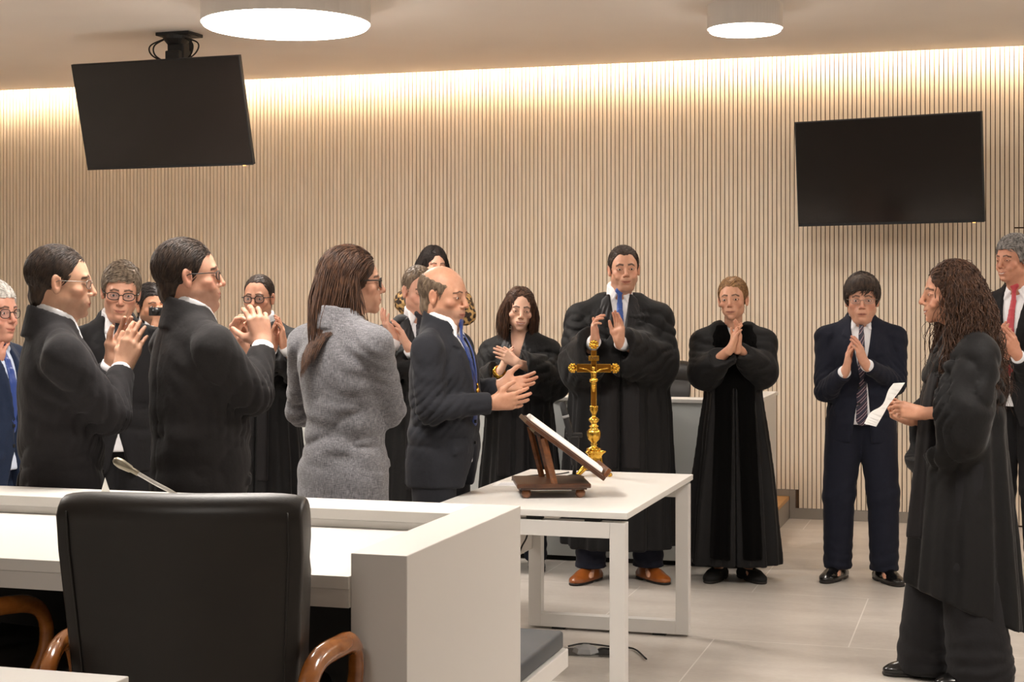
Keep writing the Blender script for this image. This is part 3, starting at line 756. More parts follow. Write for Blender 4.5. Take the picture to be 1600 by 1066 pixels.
CL = {'charcoal': m_cloth('charcoal suit', '#1E1C1E', '#272527'), 'charcoal2': m_cloth('warm charcoal suit', '#211F20', '#292728'),
      'navy': m_cloth('navy suit', '#141622', '#1B1E2C'), 'greynavy': m_cloth('slate suit', '#232429', '#2B2C32'),
      'blacksuit': m_cloth('black suit', '#171618', '#1F1E20'), 'darkblue': m_cloth('dark blue suit', '#182238', '#1F2B42')}
M['robe'] = m_cloth('black robe wool', '#0D0C0D', '#131213', .72, .07, 500, .25)
M['robe2'] = m_cloth('black satin facing', '#161416', '#1C1A1C', .5, .06, 500, .15)
M['velvet'] = m_cloth('black velvet', '#050505', '#0A0909', .95, .08, 500, .05, .05)
def m_linen():
    m = mat('grey crosshatch linen', '#8d8c8e', .85, sheen=.2, spec=.3)
    a = noise(m, 60, (1, 1, 14), detail=3); b = noise(m, 60, (9, 9, .8), detail=3)
    ad = nd(m, 'ShaderNodeMath', operation='ADD'); lk(m, a.outputs['Fac'], ad.inputs[0]); lk(m, b.outputs['Fac'], ad.inputs[1])
    lk(m, ramp(m, ad.outputs[0], [(.38, '#4F4E52'), (.5, '#6E6D71'), (.6, '#8F8E92')]), bsdf(m).inputs['Base Color'])
    r_ = m.node_tree.nodes[-1]
    ad2 = nd(m, 'ShaderNodeMath', operation='MULTIPLY'); ad2.inputs[1].default_value = .5
    for l in list(m.node_tree.links):
        if l.to_node.type == 'VALTORGB': m.node_tree.links.remove(l)
    rr = [n for n in m.node_tree.nodes if n.type == 'VALTORGB'][0]
    lk(m, ad.outputs[0], ad2.inputs[0]); lk(m, ad2.outputs[0], rr.inputs['Fac'])
    n2 = noise(m, 12); bump(m, n2.outputs['Fac'], .12, .02); return m
CL['linen'] = m_linen()
def m_tie(name, c, stripe=None):
    m = mat(name, c, .45, sheen=.2)
    if stripe:
        wv = nd(m, 'ShaderNodeTexWave'); wv.bands_direction = 'DIAGONAL'; wv.inputs['Scale'].default_value = 14; lk(m, texco(m), wv.inputs['Vector'])
        lk(m, ramp(m, wv.outputs['Fac'], [(.0, c), (.55, c), (.62, stripe[0]), (.8, stripe[1]), (.9, c)]), bsdf(m).inputs['Base Color'])
    else: n = noise(m, 200); bump(m, n.outputs['Fac'], .1, .001)
    return m
TIE = {'blue': m_tie('blue tie', '#2C4E96'), 'navyblue': m_tie('deep blue tie', '#1E3D86'), 'red': m_tie('red tie', '#B4343F'),
       'stripe': m_tie('striped tie', '#1E1B33', ('#C8C0C4', '#7A2430')), 'dark': m_tie('dark tie', '#22222B')}
M['shoe_black'] = mat('black shoe leather', '#0D0C0C', .25, coat=.3)
M['shoe_brown'] = m_wood('brown shoe leather', '#7A3F17', '#A55D26', 6, (1, 1, 1), .3, .4)
M['sole'] = mat('shoe sole', '#1A1411', .6)
M['glassframe'] = mat('black spectacle frame', '#15110F', .3); M['wire'] = mat('metal spectacle frame', '#8E8780', .3, metal=.9)
def m_lens():
    m = mat('spectacle lens', '#C9CED6', .03, spec=.5); bsdf(m).inputs['Alpha'].default_value = .10; return m
M['lens'] = m_lens()
M['suede'] = mat('black suede', '#0B0A0A', .9)
def m_leopard():
    m = mat('leopard print', '#B08A55', .7); v = nd(m, 'ShaderNodeTexVoronoi'); v.inputs['Scale'].default_value = 42; lk(m, texco(m), v.inputs['Vector'])
    lk(m, ramp(m, v.outputs['Distance'], [(.2, '#241810'), (.5, '#2E1E13'), (.58, '#A98552'), (1, '#B8975F')]), bsdf(m).inputs['Base Color']); return m
M['leopard'] = m_leopard()

def eu(rx=0, ry=0, rz=0): return np.array(Euler((math.radians(rx), math.radians(ry), math.radians(rz)), 'XYZ').to_matrix())
def frame(R, t):
    T = np.eye(4); T[:3, :3] = R; T[:3, 3] = t; return T

# ------------------------------------------------------------------ head
def head_sdf(V, T, p):
    fw = p.get('fat', 0); fem = p.get('fem', 0); sm = p.get('smile', .3); ns = p.get('nose', 1.0); g = p.get('open', 0)
    def E(c, r, k=.02, op='u'):
        V.add(ell(c, r, T), k, op)
    def K(a, b, ra, rb, k=.01, op='u', **kw): V.add(cap(a, b, ra, rb, T, **kw), k, op)
    E((0, -.020, .034), (.0755, .096, .086), 0)
    E((0, .028, .006), (.064-.002*fem, .064, .084), .02)
    E((0, .026, -.056), (.056+fw*.012-.006*fem, .056, .050+fw*.004), .025)
    for s in (-1, 1):
        E((s*.046, .002, -.058), (.017+fw*.008-.003*fem, .028, .026), .025)
        E((s*.043, .056, -.026), (.021, .020, .016), .018)
    E((0, .077, -.0985), (.023-.004*fem, .019, .0165), .022)
    if fw > .3: E((0, .03, -.108), (.045, .05, .022), .03)
    K((-.034, .0800, .021), (.034, .0800, .021), .009-.002*fem, .009-.002*fem, .016)
    E((0, .080, -.064), (.033, .022, .029), .018)                      # muzzle
    for s in (-1, 1):                                                   # sockets
        E((s*.032, .101, .001), (.019, .015, .012), .012, 'd')
        E((s*.032, .0745, -.0005), (.0155, .0145, .0135), .003)          # lids
        eo = p.get('eyeo', .88)*(1-.28*max(sm, 0))
        V.add(cap((s*.0225, .0895, -.0012), (s*.0415, .0865, .0002), .0040*eo, .0034*eo, T), .001, 's')
        V.add(cap((s*.027, .090, -.0006), (s*.037, .0885, -.0004), .0052*eo, .0050*eo, T), .001, 's')
    n0 = (0, .089, .014); n1 = (0, .101+.006*ns, -.025)
    K(n0, n1, .0065, .0095*ns, .011); E((0, .104+.006*ns, -.0305), (.0105*ns, .0105, .0095), .006)
    for s in (-1, 1):
        E((s*.0125*ns, .098, -.036), (.0065, .009, .0065), .006)
        V.add(ell((s*.0065*ns, .105, -.0425), (.0032, .0042, .0028), T), .002, 's')
    w_ = .024+.004*sm; cz_ = -.069+.007*sm
    for s in (-1, 1):
        K((0, .097, -.0635), (s*w_*.9, .083, cz_+.001), .0050-.0008*(1-fem), .0028, .005)
        K((0, .095, -.0755), (s*w_*.85, .082, cz_-.002), .0062-.001*(1-fem), .0028, .005)
        V.add(cap((0, .1035, -.0695-.002*g), (s*(w_+.003), .0895, cz_+.002*sm), .0024+.003*g, .0008, T), .001, 's')
        if p.get('age', .5) > .2:                                       # folds beside nose and mouth
            V.add(cap((s*.019, .100, -.034), (s*(.034+.004*sm), .084, -.060), .0016, .0010, T), .004, 's')
            E((s*(.038), .072, -.044), (.016, .015, .014), .012) if sm > .4 else None
    V.add(ell((0, .104, -.0865), (.022, .010, .006), T), .010, 's')     # dip under lip
    for s in (-1, 1):                                                   # ears
        Te = T @ frame(eu(8, 0, s*22), (s*.0785, -.008, -.006))
        V.add(ell((0, 0, 0), (.0075, .017, .031), Te), .006)
        V.add(ell((0, .0, -.024), (.007, .011, .012), Te), .005)
        V.add(ell((s*.0075, .003, .003), (.0055, .0095, .018), Te), .003, 's')
        V.add(cap((s*.002, .013, .018), (s*.002, .013, -.010), .0035, .003, Te), .004)
def skin_base(p):
    b = A(srgb(p.get('skin', '#D3A081'))[:3]); g = b.mean(); return (g+(b-g)*.84)*1.03
def skin_col(v, T, p):
    Ti = inv(T); q = v @ Ti[:3, :3].T+Ti[:3, 3]; x, y, z = q.T; ax = np.abs(x)
    base = skin_base(p); c = np.tile(base, (len(v), 1))
    def mix(col, m, a=1.0):
        nonlocal c
        m = np.clip(m, 0, 1)[:, None]*a; c = c*(1-m)+A(srgb(col)[:3])*m
    def blob(cx, cy, cz, rx, ry, rz): return 1.4*(1-np.sqrt(((ax-cx)/rx)**2+((y-cy)/ry)**2+((z-cz)/rz)**2))
    red = p.get('blush', '#C8775F')
    mix(red, blob(.045, .06, -.03, .034, .05, .030), .28); mix(red, blob(0, .11, -.033, .018, .03, .02), .3)
    mix(red, blob(.08, -.01, -.006, .022, .035, .04), .25)
    if p.get('stub'): 
        m = np.clip((-.046-z)/.012, 0, 1)*np.clip((y+.01)/.02, 0, 1)*np.clip((z+.125)/.02, 0, 1)
        m = np.maximum(m, blob(0, .1, -.052, .026, .03, .009)); mix(p['stub'], m, p.get('stuba', .4))
    smi = p.get('smile', .3); w_ = .027+.004*smi; zc = z+.0695-ax*ax*(3+9*smi)
    mix(p.get('lip', '#B0685A'), np.clip((1-np.sqrt((x/w_)**2+(zc/.0088)**2))*3, 0, 1)*(y > .07), .75)
    mix('#5E2F28', np.clip((1-np.sqrt((x/(w_+.002))**2+(zc/.0024)**2))*3, 0, 1)*(y > .07), .8)
    if smi > .7: mix('#E9E2DA', np.clip((1-np.sqrt((x/(w_*.72))**2+((zc-.0002)/.0026)**2))*3, 0, 1)*(y > .07), .75)
    # eyebrows
    bz = .0235+.0035*np.clip((ax-.014)/.016, 0, 1)-.010*np.clip((ax-.034)/.016, 0, 1)
    m = np.clip((.0052*p.get('brow', 1)-np.abs(z-bz))/.002, 0, 1)*(ax > .011)*(ax < .050)*(y > .055)
    mix(p.get('browc', '#2A1C15'), m, .85)
    # lash line
    m = np.clip(1.5-np.abs(np.sqrt(((ax-.032)/.0145)**2+((z+.0005)/.0062)**2)-1)*6, 0, 1)*(y > .07); mix('#5A3428', m, .6)
    if p.get('scalp'): mix(p['scalp'][0], np.clip((z-.0)/.02, 0, 1)*np.clip((-y+p['scalp'][1])/.02, 0, 1), .6)
    return c
def eye_mesh(T, s, gaze):
    n, m_ = 20, 14; vs = []; g = A(gaze)/np.linalg.norm(gaze); a = np.cross(g, (0, 0, 1)); a /= np.linalg.norm(a); b = np.cross(a, g)
    for i in range(m_+1):
        t = math.pi*i/m_
        for k in range(n): u = 2*math.pi*k/n; vs.append(g*math.cos(t)+(a*math.cos(u)+b*math.sin(u))*math.sin(t))
    v = A(vs)*.0124+A((s*.032, .0752, -.0008)); v = v @ T[:3, :3].T+T[:3, 3]
    f = [[i*n+k, i*n+(k+1) % n, (i+1)*n+(k+1) % n, (i+1)*n+k] for i in range(m_) for k in range(n)]
    return v, np.array(f), [1 if i < 2 else 0 for i in range(m_) for k in range(n)]

# ------------------------------------------------------------------ hair
def project_out(P, cols):
    for (c, r) in cols:
        q = (P-c)/r; d = np.linalg.norm(q, axis=1); m = d < 1
        P[m] = c+(q[m]/np.maximum(d[m], 1e-3)[:, None])*r
    return P
def ribbons(paths, rad, name, m, parent, sides=4):
    n, k, _ = paths.shape; t = np.gradient(paths, axis=1); t /= np.linalg.norm(t, axis=2, keepdims=True)+1e-9
    up = np.array((.31, .22, .92)); a = np.cross(t, up); a /= np.linalg.norm(a, axis=2, keepdims=True)+1e-9; b = np.cross(t, a)
    prof = np.interp(np.linspace(0, 1, k), [0, .15, .7, 1], [.55, 1, .9, .12])[None, :, None]*rad[:, None, None]
    ring = np.stack([paths+a*math.cos(2*math.pi*j/sides)*prof+b*math.sin(2*math.pi*j/sides)*prof for j in range(sides)], 2)
    v = ring.reshape(-1, 3); i0 = (np.arange(n)[:, None]*k+np.arange(k-1)[None, :])*sides
    q = np.concatenate([np.stack([i0+j, i0+(j+1) % sides, i0+sides+(j+1) % sides, i0+sides+j], 2).reshape(-1, 4) for j in range(sides)])
    return v, q
def make_hair(root, T, p, seed):
    st = p.get('hair', 'short'); m = HAIR[p.get('hairc', 'dark')]
    rs = np.random.RandomState(seed); th = p.get('thick', .010); hl = p.get('hairline', .062)
    C0 = A((0, -.020, .034)); R0 = A((.0755+th*.7, .096+th*.8, .086+th))
    V = Vol((-.115, -.15, -.12), (.115, .125, .15), .0038)
    V.add(ell(C0, R0))
    if st in ('short', 'bald'): V.add(ell((0, -.050, -.050), (.055+th*.3, .050+th*.4, .058)), .02)
    if p.get('volf'): V.add(ell((0, .045, .095), (.055, .045, .03)), .03)
    rec = p.get('recede', 0)
    def zmin(x, y):
        ax = np.abs(x)
        front = hl+rec*np.exp(-((ax-.038)/.018)**2)*.03
        if p.get('part'): front = hl+.012*np.exp(-((x-p['part'])/.02)**2)-.02*np.clip((ax-.03)/.03, 0, 1)
        e = np.interp(y, [-.13, -.06, -.03, -.016, .004, .022, .030, .042, .055], [-.108, -.100, -.060, -.01, .022, -.018, .0, .03, .0])
        side = np.where(y < .05, e, -1)
        t = np.clip((y-.040)/.022, 0, 1)
        return np.where(y < .042, e, .03*(1-t)+front*t)
    long_ = st in ('long', 'bob', 'curly', 'pony')
    if st in ('bob', 'long', 'curly'):
        def zmin(x, y):
            ax = np.abs(x); f = hl+.01*np.exp(-((x-p.get('part', .0))/.015)**2)-.055*np.clip((ax-.022)/.04, 0, 1)
            t = np.clip((y-.022)/.03, 0, 1); return (-.11)*(1-t)+f*t
    V.clip(lambda X, Y, Z: (zmin(X, Y)-Z)*.8, .006)
    if st == 'bald':                     # hair only around the back and sides
        top = p.get('ring', .045)
        V.clip(lambda X, Y, Z: (Z-(top+.25*(-Y-.0)))*.8 + 0*X, .008)
    fr = p.get('strandf', 260)
    V.disp(lambda X, Y, Z: .0012*np.sin(fr*X+40*Z+3*np.sin(90*Y))+.0010*np.sin(fr*.8*Y+60*X+2*np.sin(70*Z)))
    base = V.mesh()
    # locks lying over the base
    n = p.get('locks', 900); mstep = 9
    d = rs.normal(size=(n*4, 3)); d /= np.linalg.norm(d, axis=1, keepdims=True); P = C0+d*(R0+.0005)
    ok = P[:, 2] > zmin(P[:, 0], P[:, 1])+.004
    if st == 'bald': ok &= P[:, 2] < p.get('ring', .045)+.25*(-P[:, 1])
    P = P[ok][:n]; n = len(P)
    comb = A(p.get('comb', (0, -.6, -.5))); paths = np.zeros((n, mstep, 3)); L = p.get('len', .035)/mstep
    v_ = np.zeros_like(P)
    for i in range(mstep):
        paths[:, i] = P
        out = (P-C0)/R0**2; out /= np.linalg.norm(out, axis=1, keepdims=True)
        side = np.sign(P[:, :1])*A((.35, 0, 0)) + np.clip(-P[:, 1:2]*8, 0, 1)*A((0, 0, -1.0))+np.clip((np.abs(P[:, :1])-.045)*30, 0, 1)*A((0, -.2, -1.2))
        g = comb+side+rs.normal(size=P.shape)*p.get('mess', .25); g -= out*(g*out).sum(1, keepdims=True); g /= np.linalg.norm(g, axis=1, keepdims=True)+1e-6
        v_ = v_*.6+g*.4; v_ /= np.linalg.norm(v_, axis=1, keepdims=True)+1e-6
        P = P+v_*L; P = project_out(P, [(C0, R0+.0005+p.get('lift', .002)*(i/mstep))])
    parts = [base, ribbons(paths, p.get('lockr', .0019)*(.7+.6*rs.rand(n)), '', None, None)]
    if long_:
        parts += p['longfn'](rs, C0, R0)
    v, q = join(parts); v = v @ T[:3, :3].T+T[:3, 3]
    return np_obj('hair', v, q, m, root)
def hang(rs, C0, R0, n, starts, steps, step, cols, wave=0, wf=60, pull=None, rad=.0025, g0=(0, 0, -1), jit=.12):
    n = int(n*1.9); rad *= .68; P = starts(n); n = len(P); paths = np.zeros((n, steps, 3)); v_ = np.zeros_like(P); ph = rs.rand(n, 3)*6.28
    jd = rs.normal(size=(n, 3))*jit; ln = .75+.25*rs.rand(n, 1)
    for i in range(steps):
        paths[:, i] = P+(wave*min(1, i/8)*np.sin(wf*i*step+ph)) if wave else P
        g = A(g0)+jd*(A((1, 1, .2)))
        if pull is not None: g = g+pull(P, i/steps)
        v_ = v_*.55+g*.45; v_ /= np.linalg.norm(v_, axis=1, keepdims=True)
        P = project_out(P+v_*step*ln, cols)
    return ribbons(paths, rad*(.6+.8*rs.rand(n)), '', None, None)

def glasses(root, T, kind):
    """kind: (material key, lens half width, half height, rim radius)"""
    mk, hw, hh, rr = kind; bm = bmesh.new()
    def tr(p): return Vector(T[:3, :3] @ A(p)+T[:3, 3])
    for s in (-1, 1):
        pts = []
        for k in range(25):
            a = 2*math.pi*k/24; c, d = math.cos(a), math.sin(a); e = 2.6
            x = s*.033+hw*math.copysign(abs(c)**(2/e), c); z = -.002+hh*math.copysign(abs(d)**(2/e), d)
            pts.append(tr((x, .0995-.35*max(0, abs(x)-.03)-abs(x)*.05, z)))
        tube(bm, pts, rr, 6, cap=False)
        hx_ = .033+hw; tube(bm, [tr((s*hx_, .0995-.35*(hx_-.03)-hx_*.05, .006)), tr((s*.073, .07, .006)), tr((s*.082, .0, .004)), tr((s*.080, -.02, -.006))], rr*.9, 6)
    tube(bm, [tr((-.033+hw, .098, .003)), tr((0, .1035, .006)), tr((.033-hw, .098, .003))], rr, 6)
    g = bmobj('glasses', bm, M[mk], root, True)
    for s in (-1, 1):
        bm = bmesh.new(); vs = []
        for k in range(24):
            a = 2*math.pi*k/24; c, d = math.cos(a), math.sin(a); e = 2.6
            x = s*.033+hw*.96*math.copysign(abs(c)**(2/e), c); z = -.002+hh*.96*math.copysign(abs(d)**(2/e), d)
            vs.append(bm.verts.new(tr((x, .0995-.35*max(0, abs(x)-.03)-abs(x)*.05, z))))
        bm.faces.new(vs); bmobj('lens', bm, M['lens'], g)

# ------------------------------------------------------------------ hands
def hand_sdf(V, T, side, hp, S=1.0):
    """T: frame at the wrist, y along the fingers, z out of the back of the hand. side: 'R' / 'L'"""
    sx = -1 if side == 'R' else 1
    T = T @ np.diag([sx*S, S, S, 1.0])
    def Kc(a, b, ra, rb, k, **kw):
        a = T[:3, :3] @ A(a)+T[:3, 3]; b = T[:3, :3] @ A(b)+T[:3, 3]
        if 'flat' in kw: kw['flat'] = T[:3, :3] @ A(kw['flat'])
        V.add(cap(a, b, ra*S, rb*S, None, **kw), k*S)
    cu = hp.get('curl', (14, 18, 12)); spr = hp.get('spread', 4); var = hp.get('var', (0, 3, 6, 12))
    Kc((0, -.012, 0), (0, .012, 0), .0275, .0265, .01, flat=(0, 0, 1), fl=.74)
    kn = [(.0265, .088, .0), (.0085, .092, .002), (-.0105, .088, .001), (-.0275, .079, -.002)]
    ln = [.070, .078, .072, .056]; rd = [.0088, .0090, .0085, .0074]
    for i, (k_, L, r) in enumerate(zip(kn, ln, rd)):
        Kc((k_[0]*.55, .012, -.002), k_, .0155, .0108, .012)
        ang = math.radians(spr*(1.3-i)); a = 0; P = A(k_)
        for j, fr in enumerate((.46, .30, .24)):
            a += math.radians(cu[j]+var[i]*(.6 if j else 1.0))
            d = A((math.sin(ang)*math.cos(a), math.cos(ang)*math.cos(a), -math.sin(a)))
            Q = P+d*L*fr; Kc(P, Q, r*(1.02-.07*j), r*(.95-.08*j), .003 if j else .0055); P = Q
    Kc((-.018, .025, -.008), (-.024, .065, -.008), .013, .012, .014); Kc((.012, .06, -.008), (-.01, .065, -.008), .011, .011, .012)
    tA, tC = hp.get('thumb', (38, 20))
    a = math.radians(tA); dz = math.radians(tC)
    d0 = A((math.sin(a)*math.cos(dz), math.cos(a)*math.cos(dz), -math.sin(dz)))
    p0 = A((.014, .016, -.007)); p1 = p0+d0*.044; a2 = math.radians(tA-14); d1 = A((math.sin(a2)*math.cos(dz), math.cos(a2)*math.cos(dz), -math.sin(dz)))
    p2 = p1+d1*.034; a3 = math.radians(tA-24); d2 = A((math.sin(a3)*math.cos(dz), math.cos(a3)*math.cos(dz), -math.sin(dz))); p3 = p2+d2*.026
    Kc(p0, p1, .0165, .0125, .012); Kc(p1, p2, .0118, .0100, .005); Kc(p2, p3, .0102, .0082, .003)
    Kc((.01, .05, -.006), p1, .010, .0095, .014)
def hand_mesh(T, side, hp, S, h, el):
    w_ = T[:3, 3]; d = (el-w_)/np.linalg.norm(el-w_); fa = w_+d*.14; tip = w_+T[:3, 1]*.20*S
    lo = np.minimum(np.minimum(w_, fa), tip)-.07*S; hi = np.maximum(np.maximum(w_, fa), tip)+.07*S
    V = Vol(lo, hi, h, 1); V.add(cap(w_+T[:3, 1]*.004, fa, .0255*S, .034*S)); hand_sdf(V, T, side, hp, S); return V.mesh()

def ik(S_, W_, l1, l2, pole):
    S_, W_ = A(S_), A(W_); d = W_-S_; L = np.linalg.norm(d); u = d/L
    if L > (l1+l2)*.995: l1, l2 = l1*L/(l1+l2)*1.01, l2*L/(l1+l2)*1.01
    a = (l1*l1-l2*l2+L*L)/(2*L); h = math.sqrt(max(l1*l1-a*a, 1e-6)); p = A(pole)-u*(A(pole) @ u); p /= np.linalg.norm(p)
    return S_+u*a+p*h

# ------------------------------------------------------------------ the figure
def shoe(root, T, m, kind='oxford'):
    V = Vol((-.07, -.12, -.01), (.07, .22, .14), .005)
    V.add(loft([(0, 0, .05, .046, .148), (.012, 0, .05, .047, .149), (.03, 0, .05, .044, .144)], n=2.6, round_=.004)) 
    V.add(ell((0, .125, .028), (.043, .062, .030)), .02); V.add(ell((0, -.055, .035), (.035, .042, .034)), .02); V.add(cap((0, .09, .04), (0, .0, .062), .036, .038), .03)
    if kind == 'oxford': V.add(cap((0, -.01, .05), (0, -.025, .13), .042, .042), .025); V.clip(lambda X, Y, Z: Z-.105+0*X+0*Y, .004)
    else: V.add(ell((0, .0, .085), (.03, .085, .05)), .008, 's'); V.clip(lambda X, Y, Z: Z-.062+0*X+0*Y, .003)
    V.clip(lambda X, Y, Z: .011-Z+0*X+0*Y)
    v, q = V.mesh(); v = v @ T[:3, :3].T+T[:3, 3]; s = np_obj('shoe', v, q, m, root)
    V = Vol((-.07, -.12, -.01), (.07, .22, .04), .006)
    V.add(loft([(.0, 0, .05, .049, .151), (.012, 0, .05, .050, .152), (.016, 0, .05, .049, .151)], n=2.6, round_=.003)); V.add(box((0, .03, .0), (.1, .02, .006)), .004, 's')
    v, q = V.mesh(); v = v @ T[:3, :3].T+T[:3, 3]; np_obj('sole', v, q, M['sole'], s)
    bm = bmesh.new(); tr = lambda p: Vector(T[:3, :3] @ A(p)+T[:3, 3])
    if kind == 'oxford':
        for i in range(4):
            y = .045+.016*i; z = .098-.0105*i-.004; tube(bm, [tr((-.015, y, z-.004)), tr((0, y+.003, z+.002)), tr((.015, y, z-.004))], .0022, 5)
        for s_ in (-1, 1): tube(bm, [tr((0, .045, .095)), tr((s_*.014, .05, .101)), tr((s_*.02, .06, .090))], .002, 5)
        bmobj('laces', bm, M['sole'] if m is M['shoe_brown'] else M['black'], s, True)
    elif kind == 'flat':
        tube(bm, smooth_path([tr((-.036, .03, .045)), tr((-.02, .035, .075)), tr((0, .036, .086)), tr((.02, .035, .075)), tr((.036, .03, .045))]), .004, 6); bmobj('strap', bm, m, s, True)

class Fig:
    def __init__(s, name, px, Zc, v, H, label, **p):
        s.p = p; s.H = H; s.u = u = H/1.75; s.Zc = Zc; s.zoff = p.get('zoff', 0)
        X, Y = cam2w((px-800)/(F/Zc), Zc); vr = math.radians(v)
        d = (math.cos(vr)*ST+math.sin(vr)*CT, -math.cos(vr)*CT+math.sin(vr)*ST)
        s.phi = math.atan2(d[1], d[0])-math.pi/2; s.X, s.Y = X, Y
        c, n = math.cos(s.phi), math.sin(s.phi); s.R = A(((c, n, 0), (-n, c, 0), (0, 0, 1)))     # world->local
        s.root = None; s.label = label; s.name = name; s.v = v
    def loc(s, px, py, dz=0):          # pixel, metres toward the camera -> local
        w_ = P3(px, py, s.Zc-dz); return s.R @ (A(w_)-A((s.X, s.Y, s.zoff)))
    def dirc(s, r, u_, t):             # camera-frame direction -> local unit vector
        w_ = A((r*CT+t*ST, r*ST-t*CT, u_)); w_ = s.R @ w_; return w_/np.linalg.norm(w_)
    def build(s):
        p, u, H = s.p, s.u, s.H; fem = p.get('fem', 0)
        wd = p.get('wide', 1.0)*u; lean = p.get('lean', 0)
        sh = p.get('sh', .182)*wd; zs = (1.372 if p['wear'] == 'robe' else 1.392)*u+p.get('shz', 0)
        ly = lambda z: lean*(z-.95*u)
        nb = A((0, -.015+ly(1.48*u), 1.475*u))
        # head frame
        if 'head' in p: hc = s.loc(*p['head'])
        else: hc = A((0, .03+ly(1.6*u), H-.118*u))
        hv = p.get('hv', s.v); dy = -(hv-s.v)        # yaw about z, image-right turn is clockwise seen from... 
        Rh = np.array(Matrix.Rotation(math.radians(hv-s.v), 3, 'Z')) @ eu(p.get('pitch', 0), 0, 0) @ eu(0, p.get('roll', 0), 0)
        hs = p.get('hs', 1.0); hw = p.get('hw', 1.0)
        TH_ = frame(Rh @ np.diag([hs*hw, hs, hs]), hc); s.TH = TH_
        res = p.get('res', .003)
        lo = np.minimum(hc-.155, nb-A((.12, .10, .10))); hi = hc+A((.155, .155, .165))
        if p.get('chest'): lo = lo-A((.03, .03, .06))
        V = Vol(lo, hi, res, 1); head_sdf(V, TH_, p)
        hb = TH_[:3, :3] @ A((0, -.028, -.045))+hc; nr = (.050 if fem else .058)*p.get('neck', 1)*u
        V.add(cap(hb, nb, nr*.95, nr*1.05), .022)
        hb2 = TH_[:3, :3] @ A((0, .025, -.085))+hc; V.add(cap(hb2, nb+A((0, .03, .0)), nr*.55, nr*.6), .03)
        V.add(cap(nb+A((-.08*u, 0, -.05)), nb+A((.08*u, 0, -.05)), .038, .038), .04)
        if p.get('chest'): V.add(ell(nb+A((0, .02, -.10)), (.11, .075, .10)), .05)
        hm = V.mesh(); parts = [hm]
        cols = [skin_col(hm[0], TH_, p)]
        # arms
        arms = {}
        for side, sg in (('R', 1), ('L', -1)):
            shp = A((sg*sh, -.012+ly(zs), zs)); a = p['arms'].get(side) if p.get('arms') else None
            if a is None: wr = A((sg*(sh+.05), .04, .80*u)); fd = A((0, .15, -1)); nn = A((-sg, 0, 0)); hp = {'curl': (20, 25, 18)}; el = ik(shp, wr, .30*u, .265*u, (sg*.3, -1, 0))
            else:
                wr = s.loc(*a['w']); fd = s.dirc(*a['f']); nn = s.dirc(*a['n']); hp = a.get('hp', {})
                if 'e' in a: el = s.loc(*a['e'])
                else: el = ik(shp, wr, .30*u, .265*u, a.get('pole', (sg*.55, -.35, -1)))
            fd = fd/np.linalg.norm(fd); zb = -(nn-fd*(nn @ fd)); zb /= np.linalg.norm(zb); xb = np.cross(fd, zb)
            TH2 = frame(np.stack([xb, fd, zb], 1), wr); arms[side] = (shp, el, wr, TH2)
            S_ = p.get('hands', 1.0)*(.90 if fem else 1.0)
            hm2 = hand_mesh(TH2, side, hp, S_, p.get('hres', .0028), el); parts.append(hm2)
            c_ = np.tile(skin_base(p), (len(hm2[0]), 1))
            y_ = (hm2[0]-wr) @ TH2[:3, 1]; t_ = np.clip((y_-.09)/.08, 0, 1)[:, None]*.22; c_ = c_*(1-t_)+A(srgb(p.get('blush', '#C8775F'))[:3])*t_
            cols.append(c_)
        s.arms = arms
        # hidden core of the body
        V = Vol((-.45, -.35, .02), (.45, .65, 1.5*u), .016)
        V.add(loft([(.88*u, 0, -.01, .11*wd, .065*u), (1.05*u, 0, ly(1.05), .12*wd, .08*u), (1.3*u, 0, ly(1.3), .13*wd, .09*u), (1.42*u, 0, ly(1.4), .10*wd, .06*u)]))
        for side, (a, b, c_, _) in arms.items():
            V.add(cap(nb+A((0, 0, -.05)), a*.9+nb*.1-A((0, 0, .015)), .04, .04), .03); V.add(cap(a*.95+A((0, 0, zs*.05-.015)), b, .040, .032), .02); V.add(cap(b, c_, .032, .024), .02)
        st_ = p.get('stance', .10); fx_ = p.get('fx', (0, 0)); sp_ = p.get('step', (0, 0))
        for sg in (-1, 1):
            V.add(cap((sg*.085*wd, 0, .88*u), (sg*.10*wd, .01, .48*u), .068*u, .048*u), .03); V.add(cap((sg*.10*wd, .01, .48*u), (sg*st_*u+fx_[0 if sg < 0 else 1], sp_[0 if sg < 0 else 1]-.015, .07), .044*u, .030), .02)
            V.add(cap((sg*st_*u+fx_[0 if sg < 0 else 1], sp_[0 if sg < 0 else 1]-.02, .06), (sg*st_*u+fx_[0 if sg < 0 else 1], sp_[0 if sg < 0 else 1]+.09, .035), .026, .016), .02)
        cm = V.mesh(); parts.append(cm); cols.append(np.tile(skin_base(p), (len(cm[0]), 1)))
        v, q = join(parts); root = np_obj(s.name, v, q, M['skin'], None, np.concatenate(cols)); s.root = root
        root.location = (s.X, s.Y, s.zoff); root.rotation_euler = (0, 0, s.phi); tag(root, s.label, 'person', p.get('group'))
        gz = p.get('gaze', (0, 1, -.03))
        for sg in (-1, 1):
            v, f, mi = eye_mesh(TH_, sg, gz); o = np_obj('eye', v, f, [M['eyew'], M['iris']], root); o.data.polygons.foreach_set('material_index', mi)
        make_hair(root, TH_, p, int(s.X*97+5000))
        if 'glasses' in p: glasses(root, TH_, p['glasses'])
        getattr(s, 'wear_'+p['wear'])()
        if p.get('legs', 1) and p['wear'] != 'none': s.legs()
        return s
